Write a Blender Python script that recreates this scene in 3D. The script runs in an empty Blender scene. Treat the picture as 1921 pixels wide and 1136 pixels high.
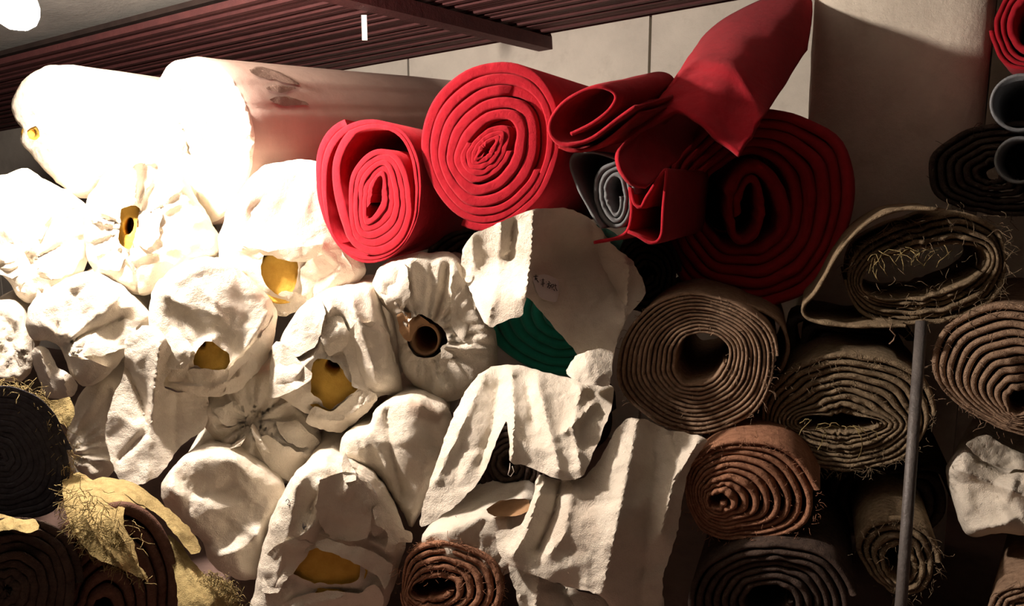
import bpy, math, random
import numpy as np
from mathutils import Vector, noise
from mathutils.geometry import delaunay_2d_cdt

random.seed(7); np.random.seed(7)
scn = bpy.context.scene
COL = scn.collection

# ------------------------------------------------------------------ camera
F_PX = 1400.0; CX, CY = 960.5, 568.0
CAM = np.array([0.0, 0.0, 1.40]); PITCH = math.radians(9.0)
FW = np.array([0, math.cos(PITCH), -math.sin(PITCH)])
UP = np.array([0, math.sin(PITCH), math.cos(PITCH)])
RT = np.array([1.0, 0, 0])
cam_d = bpy.data.cameras.new('camera'); cam = bpy.data.objects.new('camera', cam_d)
COL.objects.link(cam); cam.location = CAM
cam.rotation_euler = (math.pi/2 - PITCH, 0, 0)
cam_d.sensor_width = 36.0; cam_d.lens = F_PX/1921*36.0; cam_d.clip_start = 0.02
scn.camera = cam

# ------------------------------------------------------------------ world, exposure
w = bpy.data.worlds.new('world'); scn.world = w; w.use_nodes = True
w.node_tree.nodes['Background'].inputs[0].default_value = (0.55, 0.42, 0.40, 1)
w.node_tree.nodes['Background'].inputs[1].default_value = 0.012
scn.view_settings.view_transform = 'Standard'; scn.view_settings.look = 'None'
scn.view_settings.exposure = 0.0; scn.view_settings.gamma = 1.0
scn.view_settings.use_curve_mapping = False
LAMP_POWER = 1900.0            # emission strength of the bare bulb
LAMP_PX = (30, 10, 1.90)

# ------------------------------------------------------------------ projection helpers
def ray(px, py):
    px = np.asarray(px, float); py = np.asarray(py, float)
    return FW + ((px-CX)/F_PX)[..., None]*RT + ((CY-py)/F_PX)[..., None]*UP
def P(px, py, d):
    d = np.asarray(d, float)
    return CAM + d[..., None]*ray(px, py)
def axis_of(yaw=27.0, pitch=0.0):
    a, b = math.radians(yaw), math.radians(pitch)
    return np.array([math.sin(a)*math.cos(b), math.cos(a)*math.cos(b), math.sin(b)])
def plane_depth(px, py, c0, n):
    return np.dot(c0-CAM, n)/(ray(px, py) @ n)
WALL_YAW = 27.0
def view_yaw(px): return math.degrees(math.atan((px-CX)/F_PX))

# ------------------------------------------------------------------ 2d helpers
def smooth_closed(poly, step=7.0, tension=0.5):
    p = np.array(poly, float); n = len(p); out = []
    for i in range(n):
        p0, p1, p2, p3 = p[i-1], p[i], p[(i+1) % n], p[(i+2) % n]
        k = max(2, int(np.linalg.norm(p2-p1)/step))
        for j in range(k):
            t = j/k
            m1 = (p2-p0)*tension; m2 = (p3-p1)*tension
            h = (2*t**3-3*t**2+1)*p1+(t**3-2*t**2+t)*m1+(-2*t**3+3*t**2)*p2+(t**3-t**2)*m2
            out.append(h)
    return np.array(out)
def smooth_open(poly, step=6.0):
    p = np.array(poly, float); n = len(p); out = []
    for i in range(n-1):
        p0, p1, p2, p3 = p[max(i-1, 0)], p[i], p[i+1], p[min(i+2, n-1)]
        k = max(2, int(np.linalg.norm((p2-p1)[:2])/step))
        for j in range(k):
            t = j/k
            m1 = (p2-p0)*.5; m2 = (p3-p1)*.5
            out.append((2*t**3-3*t**2+1)*p1+(t**3-2*t**2+t)*m1+(-2*t**3+3*t**2)*p2+(t**3-t**2)*m2)
    out.append(p[-1]); return np.array(out)
def inside(pts, poly):
    x, y = pts[:, 0], pts[:, 1]; r = np.zeros(len(pts), bool); j = len(poly)-1
    for i in range(len(poly)):
        xi, yi = poly[i]; xj, yj = poly[j]
        if yi != yj:
            c = ((yi > y) != (yj > y)) & (x < (xj-xi)*(y-yi)/(yj-yi)+xi); r ^= c
        j = i
    return r
def dist_line(pts, line, closed=False):
    line = np.asarray(line, float); n = len(line); best = np.full(len(pts), 1e9)
    for i in range(n if closed else n-1):
        a, b = line[i], line[(i+1) % n]; ab = b-a; L2 = ab@ab+1e-9
        t = np.clip(((pts-a)@ab)/L2, 0, 1)
        best = np.minimum(best, np.hypot(*(pts-a-t[:, None]*ab).T))
    return best
def nz(x, y, z=0.0): return noise.noise((x, y, z))
def crumple(pts, scale, seed):
    out = np.empty(len(pts))
    for i, (x, y) in enumerate(pts):
        wx = nz(x/90, y/90, seed+3)*25; wy = nz(x/90, y/90, seed+9)*25
        a = abs(nz((x+wx)/scale, (y+wy)/scale, seed)); b = abs(nz((x-wy)/scale*2.1, (y+wx)/scale*2.1, seed+5))
        c = abs(nz(x/scale*4.5, y/scale*4.5, seed+8))
        out[i] = (1-2.2*a)+.5*(1-2.2*b)+.22*(1-2*c)
    return out

# ------------------------------------------------------------------ materials
MATS = {}
def new_mat(name):
    m = bpy.data.materials.new(name); m.use_nodes = True; nt = m.node_tree
    b = nt.nodes['Principled BSDF']; MATS[name] = m
    return m, nt, b
def nd(nt, t, **kw):
    n = nt.nodes.new(t)
    for k, v in kw.items():
        if k.startswith('i_'): n.inputs[k[2:].replace('_', ' ')].default_value = v
        else: setattr(n, k, v)
    return n
def mixcol(nt, fac, a, b):
    m = nt.nodes.new('ShaderNodeMix'); m.data_type = 'RGBA'
    for s, v in ((0, fac), (6, a), (7, b)):
        if hasattr(v, 'is_linked') or hasattr(v, 'links'): nt.links.new(v, m.inputs[s])
        else: m.inputs[s].default_value = v if s == 0 else (*v, 1)
    return m.outputs[2]
def ramp(nt, src, lo, hi):
    r = nt.nodes.new('ShaderNodeMapRange'); r.inputs[1].default_value = lo; r.inputs[2].default_value = hi
    nt.links.new(src, r.inputs[0]); return r.outputs[0]
def cloth_mat(name, c1, c2, nscale=9, bump=.35, weave=420, rough=.75, stain_shadow=(.34, .22, .15), sheen=0.0, dirt=0.0, spec=.25, crinkle=0.0):
    m, nt, b = new_mat(name)
    tc = nd(nt, 'ShaderNodeTexCoord')
    n1 = nd(nt, 'ShaderNodeTexNoise', i_Scale=nscale, i_Detail=8.0, i_Roughness=.65)
    nt.links.new(tc.outputs['Object'], n1.inputs['Vector'])
    col = mixcol(nt, ramp(nt, n1.outputs[0], .32, .7), c1, c2)
    if dirt:
        n3 = nd(nt, 'ShaderNodeTexNoise', i_Scale=4.0, i_Detail=9.0, i_Roughness=.75)
        nt.links.new(tc.outputs['Object'], n3.inputs['Vector'])
        mm = nd(nt, 'ShaderNodeMath', operation='MULTIPLY'); nt.links.new(ramp(nt, n3.outputs[0], .52, .75), mm.inputs[0]); mm.inputs[1].default_value = dirt
        col = mixcol(nt, mm.outputs[0], col, stain_shadow)
    at = nd(nt, 'ShaderNodeAttribute', attribute_name='stain_shadow')
    col = mixcol(nt, at.outputs['Fac'], col, stain_shadow)
    nt.links.new(col, b.inputs['Base Color'])
    b.inputs['Roughness'].default_value = rough; b.inputs['Specular IOR Level'].default_value = spec
    if sheen: b.inputs['Sheen Weight'].default_value = sheen; b.inputs['Sheen Roughness'].default_value = .5
    n2 = nd(nt, 'ShaderNodeTexNoise', i_Scale=weave, i_Detail=3.0)
    nt.links.new(tc.outputs['Object'], n2.inputs['Vector'])
    n4 = nd(nt, 'ShaderNodeTexNoise', i_Scale=38.0, i_Detail=6.0, i_Roughness=.6)
    nt.links.new(tc.outputs['Object'], n4.inputs['Vector'])
    ad = nd(nt, 'ShaderNodeMath', operation='MULTIPLY_ADD'); nt.links.new(n4.outputs[0], ad.inputs[0]); ad.inputs[1].default_value = 3.0
    nt.links.new(n2.outputs[0], ad.inputs[2])
    if crinkle:
        n5 = nd(nt, 'ShaderNodeTexNoise', i_Scale=24.0, i_Detail=7.0, i_Distortion=.6, i_Roughness=.6); n5.noise_type = 'RIDGED_MULTIFRACTAL'
        nt.links.new(tc.outputs['Object'], n5.inputs['Vector'])
        ad2 = nd(nt, 'ShaderNodeMath', operation='MULTIPLY_ADD'); nt.links.new(n5.outputs[0], ad2.inputs[0]); ad2.inputs[1].default_value = crinkle
        nt.links.new(ad.outputs[0], ad2.inputs[2]); ad = ad2
    bp = nd(nt, 'ShaderNodeBump', i_Strength=bump, i_Distance=.003)
    nt.links.new(ad.outputs[0], bp.inputs['Height']); nt.links.new(bp.outputs[0], b.inputs['Normal'])
    return m
WHITE = cloth_mat('woven_bag', (.80, .73, .615), (.69, .62, .51), dirt=.42, bump=.8, crinkle=1.5, spec=.06, rough=.92)
CREAM = cloth_mat('cream_cloth', (.80, .73, .60), (.68, .61, .50), dirt=.3, bump=.5, crinkle=.8)
CREASE_SHADE = cloth_mat('crease_shade', (.20, .13, .10), (.14, .09, .07), bump=.5)  # dark brown that puts the shade of the wrap's wrinkles into colour
BEIGE = cloth_mat('beige_wrap', (.40, .29, .24), (.35, .25, .21), bump=.15, dirt=.15)
RED = cloth_mat('red_felt', (.44, .016, .028), (.36, .012, .022), nscale=30, weave=900, rough=.95, sheen=.08, bump=.6, spec=.05)
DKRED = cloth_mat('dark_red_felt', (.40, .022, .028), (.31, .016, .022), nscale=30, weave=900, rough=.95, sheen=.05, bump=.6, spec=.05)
GREEN = cloth_mat('green_felt', (.018, .27, .19), (.015, .21, .15), nscale=30, weave=900, rough=.95, sheen=.2, bump=.4, spec=.05)
GREY = cloth_mat('grey_felt', (.17, .18, .18), (.12, .125, .13), nscale=40, weave=900, rough=.95, sheen=.2, spec=.05)
CHAR = cloth_mat('charcoal_pile', (.075, .07, .08), (.04, .038, .046), nscale=60, weave=700, rough=1, bump=1.0, spec=.05)
JUTE = cloth_mat('brown_jute', (.44, .30, .20), (.25, .16, .105), nscale=55, weave=500, rough=1, bump=1.2, spec=.03)
JUTE_R = cloth_mat('reddish_jute', (.46, .235, .14), (.27, .13, .08), nscale=55, weave=500, rough=1, bump=1.2, spec=.03)
JUTE_G = cloth_mat('olive_jute', (.40, .30, .185), (.21, .155, .10), nscale=70, weave=500, rough=1, bump=1.4, spec=.03)
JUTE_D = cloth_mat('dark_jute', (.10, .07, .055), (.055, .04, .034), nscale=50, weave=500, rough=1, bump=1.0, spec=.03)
MATB = cloth_mat('brown_mat', (.20, .11, .08), (.12, .065, .05), nscale=55, weave=500, rough=1, bump=1.0, spec=.03)
STRAW = cloth_mat('straw_burlap', (.42, .33, .15), (.26, .195, .085), nscale=45, weave=420, rough=1, bump=1.0, spec=.05)
FOAM = cloth_mat('yellow_foam', (.72, .46, .09), (.58, .34, .06), nscale=25, weave=300, rough=.9, bump=.4, spec=.1)
CARD = cloth_mat('cardboard', (.42, .25, .13), (.33, .19, .10), nscale=25, weave=300, rough=.9, bump=.3, spec=.1)
DARKHOLE = cloth_mat('dark_inside', (.05, .035, .03), (.03, .022, .02), rough=1, spec=0)
PLASTER = cloth_mat('plaster', (.68, .63, .54), (.54, .50, .43), nscale=3, weave=120, dirt=.35, stain_shadow=(.24, .21, .17), bump=.3, rough=.9)
CONCRETE = cloth_mat('concrete_board', (.42, .40, .36), (.30, .29, .26), nscale=5, weave=80, dirt=.6, stain_shadow=(.52, .50, .45), bump=.5, rough=.95)
RUST = cloth_mat('red_oxide_slat', (.105, .034, .032), (.07, .022, .022), nscale=14, weave=200, dirt=.5, stain_shadow=(.06, .03, .03), bump=.4, rough=.7)
FLOORM = cloth_mat('dusty_floor', (.26, .17, .14), (.18, .12, .10), nscale=4, weave=90, dirt=.5, stain_shadow=(.10, .07, .06), rough=.95)
STEEL = cloth_mat('dull_steel', (.13, .115, .105), (.085, .075, .07), nscale=20, weave=200, dirt=.4, stain_shadow=(.14, .08, .05), rough=.5, spec=.5)
PVC = cloth_mat('grey_plastic', (.20, .21, .22), (.14, .145, .15), nscale=20, weave=200, rough=.45, spec=.5)
INK = cloth_mat('black_ink', (.02, .016, .02), (.02, .016, .02), rough=.8)
PAPER = cloth_mat('paper_label', (.72, .66, .62), (.66, .60, .56), rough=.8, bump=.1)
BLUEINK = cloth_mat('blue_ink', (.16, .18, .22), (.16, .18, .22), rough=.8)
WHITEP = cloth_mat('white_paint', (.75, .72, .68), (.68, .65, .6), rough=.6)
mb, nt, b = new_mat('bulb_glow')
b.inputs['Base Color'].default_value = (1, 1, 1, 1)
b.inputs['Emission Color'].default_value = (1.0, .86, .76, 1); b.inputs['Emission Strength'].default_value = LAMP_POWER
BULB = mb

# ------------------------------------------------------------------ object helpers
def link_mesh(name, verts, faces, mat, parent=None, origin=None, smooth=True, stain_shadow=None):
    verts = np.asarray(verts, float)
    o_loc = np.array(origin, float) if origin is not None else (np.array(parent['_o']) if parent is not None and '_o' in parent else np.zeros(3))
    me = bpy.data.meshes.new(name)
    me.from_pydata([tuple(v) for v in verts-o_loc], [], [tuple(int(i) for i in f) for f in faces]); me.update()
    if smooth: me.polygons.foreach_set('use_smooth', [True]*len(me.polygons))
    if stain_shadow is not None:
        a = me.attributes.new('stain_shadow', 'FLOAT', 'POINT'); a.data.foreach_set('value', np.asarray(stain_shadow, np.float32))
    me.materials.append(mat)
    o = bpy.data.objects.new(name, me); COL.objects.link(o)
    if parent is not None:
        o.parent = parent
        if '_o' in parent:
            po = np.array(parent['_o']); o.location = o_loc-po
    else: o.location = o_loc
    o['_o'] = list(map(float, o_loc))
    return o
def tag(o, label, cat, group=None):
    o['label'] = label; o['category'] = cat
    if group: o['group'] = group
    return o
def thing(name, label, cat, loc, group=None):
    o = bpy.data.objects.new(name, None); COL.objects.link(o); o.location = loc; o.empty_display_size = .05
    o['_o'] = list(map(float, loc)); return tag(o, label, cat, group)
def struct(o): o['kind'] = 'structure'; return o
def box(c, ex, ey, ez):
    c = np.array(c); v = []
    for sz in (-1, 1):
        for sx, sy in ((-1, -1), (1, -1), (1, 1), (-1, 1)):
            v.append(c+sx*np.array(ex)+sy*np.array(ey)+sz*np.array(ez))
    return v, [(3, 2, 1, 0), (4, 5, 6, 7), (0, 1, 5, 4), (1, 2, 6, 5), (2, 3, 7, 6), (3, 0, 4, 7)]

def bspline(n): return n
# relief surface over a pixel outline ------------------------------------------------------
def relief_mesh(outline, spacing, holes=()):
    ol = np.array(outline)
    x0, y0 = ol.min(0); x1, y1 = ol.max(0)
    g = []; r = 0; y = y0
    while y < y1:
        x = x0+(spacing/2 if r % 2 else 0)
        while x < x1:
            g.append((x+random.uniform(-1, 1)*spacing*.18, y+random.uniform(-1, 1)*spacing*.18)); x += spacing
        y += spacing*.87; r += 1
    g = np.array(g)
    g = g[inside(g, ol)]
    g = g[dist_line(g, ol, True) > spacing*.55]
    verts = [tuple(p) for p in ol]; edges = [(i, (i+1) % len(ol)) for i in range(len(ol))]
    for h in holes:
        g = g[(dist_line(g, h, True) > spacing*.5)]
        s = len(verts); verts += [tuple(p) for p in h]; edges += [(s+i, s+(i+1) % len(h)) for i in range(len(h))]
    verts += [tuple(p) for p in g]
    vv, ee, ff, ov, oe, of = delaunay_2d_cdt([Vector(v) for v in verts], edges, [], 0, 1e-4)
    pts = np.array([tuple(v) for v in vv])
    fa = np.array([f for f in ff if len(f) == 3])
    cen = pts[fa].mean(1)
    keep = inside(cen, ol)
    for h in holes: keep &= ~inside(cen, h)
    fa = fa[keep]
    # original outline index map
    omap = {}
    for i, src in enumerate(ov):
        for s in src: omap[s] = i
    border = [omap[i] for i in range(len(ol))]
    # counter-clockwise towards camera (pixel y is down)
    a, b_, c = pts[fa[:, 0]], pts[fa[:, 1]], pts[fa[:, 2]]
    cr = (b_-a)[:, 0]*(c-a)[:, 1]-(b_-a)[:, 1]*(c-a)[:, 0]
    fa[cr > 0] = fa[cr > 0][:, ::-1]
    return pts, fa, border
def fold_disp(pts, folds):
    out = np.zeros(len(pts))
    for f in folds:
        line, amp, wid = f[0], f[1], f[2]
        d = dist_line(pts, line)
        out += amp*np.exp(-(d/wid)**1.15)
    return out
def crease_disp(pts, ol, n, amp, cdir=None):
    out = np.zeros(len(pts)); x0, y0 = ol.min(0); x1, y1 = ol.max(0); size = max(x1-x0, y1-y0)
    for i in range(n):
        c = np.array([random.uniform(x0, x1), random.uniform(y0, y1)])
        if cdir is None: a = random.uniform(0, math.pi)
        elif isinstance(cdir, tuple): a = math.atan2(c[1]-cdir[1], c[0]-cdir[0])+random.gauss(0, .3)
        else: a = math.radians(cdir)+random.gauss(0, .35)
        l = size*random.uniform(.22, .6); t = np.array([math.cos(a), math.sin(a)]); m = c+np.array([-t[1], t[0]])*random.gauss(0, .12)*l
        d = dist_line(pts, [c-t*l/2, m, c+t*l/2]); e = np.clip(1-np.abs((pts-c)@t)/(l*.75), 0, 1)
        w_ = random.uniform(5, 20)
        out += random.choice((1, 1, -1))*amp*random.uniform(.4, 1.2)*np.exp(-d/w_)*e
    return out
def facet_disp(pts, ol, cell, amp):
    """crumpled sheet: random heights on scattered points joined by flat facets"""
    (x0, y0), (x1, y1) = ol.min(0)-cell, ol.max(0)+cell; S = []
    y = y0
    while y < y1+cell:
        x = x0+random.uniform(-.5, .5)*cell
        while x < x1+cell:
            S.append((x+random.uniform(-.42, .42)*cell, y+random.uniform(-.42, .42)*cell)); x += cell*random.uniform(.8, 1.5)
        y += cell*random.uniform(.8, 1.2)
    vv, ee, ff, a1, a2, a3 = delaunay_2d_cdt([Vector(q) for q in S], [], [], 0, 1e-4)
    Q = np.array([tuple(v) for v in vv]); H = np.random.uniform(-1, 1, len(Q)); out = np.zeros(len(pts))
    for f in ff:
        if len(f) != 3: continue
        a, b_, c = Q[f[0]], Q[f[1]], Q[f[2]]; den = (b_[1]-c[1])*(a[0]-c[0])+(c[0]-b_[0])*(a[1]-c[1])
        if abs(den) < 1e-9: continue
        l1 = ((b_[1]-c[1])*(pts[:, 0]-c[0])+(c[0]-b_[0])*(pts[:, 1]-c[1]))/den
        l2 = ((c[1]-a[1])*(pts[:, 0]-c[0])+(a[0]-c[0])*(pts[:, 1]-c[1]))/den; l3 = 1-l1-l2
        m = (l1 >= -1e-6) & (l2 >= -1e-6) & (l3 >= -1e-6)
        out[m] = (l1*H[f[0]]+l2*H[f[1]]+l3*H[f[2]])[m]
    return amp*out
def gather_disp(pts, gathers, seed):
    out = np.zeros(len(pts))
    for (gx, gy, k, amp, R, dip, rd) in gathers:
        dx, dy = pts[:, 0]-gx, pts[:, 1]-gy; rho = np.hypot(dx, dy)+1e-6; th = np.arctan2(dy, dx)
        for i in range(len(pts)):
            ph = th[i]*k/(2*math.pi)+.9*nz(math.cos(th[i])*2.2, math.sin(th[i])*2.2, seed+rho[i]/160)
            tri = abs((ph % 1.0)-.5)*2
            am = .55+.9*abs(nz(math.cos(th[i])*3, math.sin(th[i])*3, seed+17))*2
            out[i] += amp*am*(tri**1.3-.45)*min(rho[i]/14, 1)*math.exp(-(rho[i]/R)**1.6)
        out -= dip*np.exp(-(rho/rd)**2)
    return out
def stain_shadow_vals(pts, stain_shadows, seed):  # patches of real staining and of painted cast shadow
    s = np.zeros(len(pts))
    for poly, val in stain_shadows:
        poly = np.array(poly, float)
        ins = inside(pts, poly); d = dist_line(pts, poly, True); d = np.where(ins, d, -d)
        jit = np.array([nz(x/14, y/14, seed)*7 for x, y in pts])
        s = np.maximum(s, val*np.clip((d+jit+3)/8, 0, 1))
    return s

SEED = [0]
SURF = {}
def surf(root, px, py):
    pts, dd = SURF[root.name]; i = int(np.argmin((pts[:, 0]-px)**2+(pts[:, 1]-py)**2)); return float(dd[i])
YAW = {}
def bag(name, label, outline, d, yaw=None, pitch=0, L=.52, dome=.05, rim=40, folds=(), gathers=(), crump=.006, cscale=70, creases=15, camp=.018, cdir=None, facet=.019, fcell=62,
        holes=(), stain_shadows=(), lobes=(), mat=None, bodymat=None, spacing=5.2, cat='bagged roll', group='white bagged rolls in the stack',
        single=False, jag=1.5, part='bag_cloth', tilt=None):
    """a roll of goods in a woven bag: shaped, creased end facing the room plus the bagged body running back"""
    SEED[0] += 11.3; sd = SEED[0]; mat = mat or WHITE
    hide = yaw is None
    if hide: yaw = view_yaw(np.mean([q[0] for q in outline]))+7
    if cdir is None: cdir = (gathers[0][0], gathers[0][1]) if gathers else random.uniform(50, 120)
    ax = axis_of(yaw, pitch)
    ol = smooth_closed(outline, 8)
    cen = ol.mean(0)
    ol = ol+np.array([[nz(x/17, y/17, sd)*jag*2, nz(x/17, y/17, sd+4)*jag*2] for x, y in ol])
    hs = []
    for h in holes:
        hp = smooth_closed(h, 6); hp = hp+np.array([[nz(x/9, y/9, sd)*3, nz(x/9, y/9, sd+4)*3] for x, y in hp]); hs.append(hp)
    pts, fa, border = relief_mesh(ol, spacing, hs)
    c0 = P(cen[0], cen[1], d)
    n_ax = tilt_axis = axis_of(*(tilt if tilt else (yaw, pitch)))
    base = plane_depth(pts[:, 0], pts[:, 1], c0, n_ax)
    D = dist_line(pts, ol, True); s = np.clip(D/(rim*.55), 0, 1)
    disp = dome*.75*np.sqrt(np.maximum(0, 1-(1-s)**2))
    s2 = np.clip(D/14, 0, 1)
    disp += fold_disp(pts, folds)*s2+crease_disp(pts, ol, creases, camp, cdir)*s2+(facet_disp(pts, ol, fcell, facet)+facet_disp(pts, ol, fcell*.45, facet*.16))*(.3+.7*s2)
    disp += gather_disp(pts, gathers, sd)*s2
    for (lx, ly, rx, ry, am) in lobes:
        disp += am*np.exp(-((pts[:, 0]-lx)/rx)**2-((pts[:, 1]-ly)/ry)**2)*s2
    if crump: disp += .5*crump*crumple(pts, cscale, sd)*(.25+.75*s2)
    for h in hs:
        dh = dist_line(pts, h, True); disp += .012*np.exp(-(dh/7)**2)
    V = P(pts[:, 0], pts[:, 1], base-disp)
    st = stain_shadow_vals(pts, stain_shadows, sd)
    low = V[border]
    org = np.array([low[:, 0].mean(), low[:, 1].mean(), low[:, 2].min()])
    single = single and not holes
    root = None if single else thing(name, label, cat, org, group)
    if root: SURF[root.name] = (pts, base-disp); YAW[root.name] = yaw
    nb = len(border); rings = [V[border]]
    c3 = V[border].mean(0)
    for k, t in enumerate((.012, .05, .12, .25, .45, .7, 1.0)):
        r = V[border]+ax*(L*t)
        off = r-(c3+ax*(L*t)); off -= np.outer(off@ax, ax)
        fac = np.array([.006+.006*nz(i*.25, k*.7, sd) for i in range(nb)])
        if t < .9: r = r+off*fac[:, None]*3
        if hide: r = r-off*(.14*min(1, t*3))
        rings.append(r)
    back = rings[-1]
    if bodymat is None:
        verts = list(V); faces = [tuple(f) for f in fa]; idx = list(border); sv = list(st)
        for r in rings[1:]:
            s0 = len(verts); verts += list(r); sv += [0]*nb
            nw = list(range(s0, s0+nb))
            for i in range(nb):
                j = (i+1) % nb; faces.append((idx[i], idx[j], nw[j], nw[i]))
            idx = nw
        faces.append(tuple(idx[::-1]))
        o = link_mesh(name if single else part, verts, faces, mat, root, org, stain_shadow=sv)
    else:
        o = link_mesh('end_cloth', V, fa, mat, root, org, stain_shadow=st)
        verts = list(rings[0]); faces = []; idx = list(range(nb))
        for r in rings[1:]:
            s0 = len(verts); verts += list(r); nw = list(range(s0, s0+nb))
            for i in range(nb):
                j = (i+1) % nb; faces.append((idx[i], idx[j], nw[j], nw[i]))
            idx = nw
        faces.append(tuple(idx[::-1]))
        link_mesh('body_wrap', verts, faces, bodymat, root, org)
    if single: tag(o, label, cat, group); return o
    return root

def tps(ctrl):
    c = np.array(ctrl, float); n = len(c); X = c[:, :2]/200.0
    def U(r2): return np.where(r2 > 1e-12, r2*np.log(r2+1e-12), 0)
    K = U(((X[:, None]-X[None])**2).sum(-1)); Pm = np.hstack([np.ones((n, 1)), X])
    A = np.zeros((n+3, n+3)); A[:n, :n] = K+1e-3*np.eye(n); A[:n, n:] = Pm; A[n:, :n] = Pm.T
    wv = np.linalg.lstsq(A, np.concatenate([c[:, 2], np.zeros(3)]), rcond=None)[0]
    def f(pts):
        Y = pts/200.0; Kq = U(((Y[:, None]-X[None])**2).sum(-1))
        return Kq@wv[:n]+np.hstack([np.ones((len(Y), 1)), Y])@wv[n:]
    return f
def cloth(name, outline, ctrl, folds=(), gathers=(), crump=.006, cscale=55, mat=None, parent=None, thick=.004, spacing=5.2,
          stain_shadows=(), jag=1.5, smooth_tension=.35, label=None, cat=None, group=None, curl=0.0, creases=9, camp=.010, cdir=80, facet=.010, fcell=42):
    """a hanging piece of cloth with thickness"""
    SEED[0] += 7.7; sd = SEED[0]; mat = mat or WHITE
    ol = smooth_closed(outline, 7, smooth_tension)
    ol = ol+np.array([[nz(x/11, y/11, sd)*jag*2, nz(x/11, y/11, sd+4)*jag*2] for x, y in ol])
    pts, fa, border = relief_mesh(ol, spacing)
    if parent is not None and parent.name in SURF: ctrl = [(x, y, surf(parent, x, y)-q if q < 1 else q) for x, y, q in ctrl]
    dd = tps(ctrl)(pts)
    lo, hi = min(c[2] for c in ctrl)-.05, max(c[2] for c in ctrl)+.08
    dd = np.clip(dd, lo, hi)
    disp = fold_disp(pts, folds)+gather_disp(pts, gathers, sd)+.5*crump*crumple(pts, cscale, sd)+crease_disp(pts, ol, creases, camp, cdir)+facet_disp(pts, ol, fcell, facet)+facet_disp(pts, ol, fcell*.45, facet*.16)
    if curl:
        D = dist_line(pts, ol, True); disp += curl*np.exp(-(D/10)**2)
    dd = dd-disp
    V1 = P(pts[:, 0], pts[:, 1], dd); V2 = P(pts[:, 0], pts[:, 1], dd+thick)
    n = len(pts); faces = [tuple(f) for f in fa]+[tuple(f[::-1]+n) for f in fa]
    nb = len(border)
    for i in range(nb):
        a, b_ = border[i], border[(i+1) % nb]; faces.append((a, b_, b_+n, a+n))
    st = stain_shadow_vals(pts, stain_shadows, sd)
    org = None
    if parent is None: org = np.array([V1[:, 0].mean(), V1[:, 1].mean(), V1[:, 2].min()])
    o = link_mesh(name, np.vstack([V1, V2]), faces, mat, parent, org, stain_shadow=np.concatenate([st, st]))
    o.data.set_sharp_from_angle(angle=math.radians(48))
    if label: tag(o, label, cat, group)
    SURF[o.name] = (pts, dd)
    return o

def flap(root, poly, lift=.022, lo=.004, mat=None, name='loose_flap', fcell=24, facet=.008):
    """a torn piece of the bag standing off its surface, free at every second corner"""
    ctrl = [(x, y, lo+(lift-lo)*random.random()) for x, y in poly]
    return cloth(name, poly, ctrl, parent=root, crump=.002, camp=.006, creases=5, facet=facet, fcell=fcell, jag=2.6, spacing=4.4, smooth_tension=.18, mat=mat, cdir=random.uniform(40, 130))
# rolled sheet ---------------------------------------------------------------------------
def polar(poly, c, n=96, smooth_it=True):
    p = smooth_closed(poly, 5) if smooth_it else np.array(poly, float)
    th = np.arctan2(p[:, 1]-c[1], p[:, 0]-c[0]); r = np.hypot(p[:, 0]-c[0], p[:, 1]-c[1])
    o = np.argsort(th); th, r = th[o], r[o]
    th = np.concatenate([th-2*math.pi, th, th+2*math.pi]); r = np.concatenate([r, r, r])
    tt = np.linspace(-math.pi, math.pi, n, endpoint=False)
    rr = np.interp(tt, th, r)
    rr = (np.roll(rr, 1)+2*rr+np.roll(rr, -1))/4
    return lambda a: np.interp((np.asarray(a)+math.pi) % (2*math.pi), np.append(tt+math.pi, 2*math.pi), np.append(rr, rr[0]))
def ell(cx, cy, rx, ry, rot=0, n=20):
    a = math.radians(rot); out = []
    for i in range(n):
        t = 2*math.pi*i/n; x, y = rx*math.cos(t), ry*math.sin(t)
        out.append((cx+x*math.cos(a)-y*math.sin(a), cy+x*math.sin(a)+y*math.cos(a)))
    return out
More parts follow.
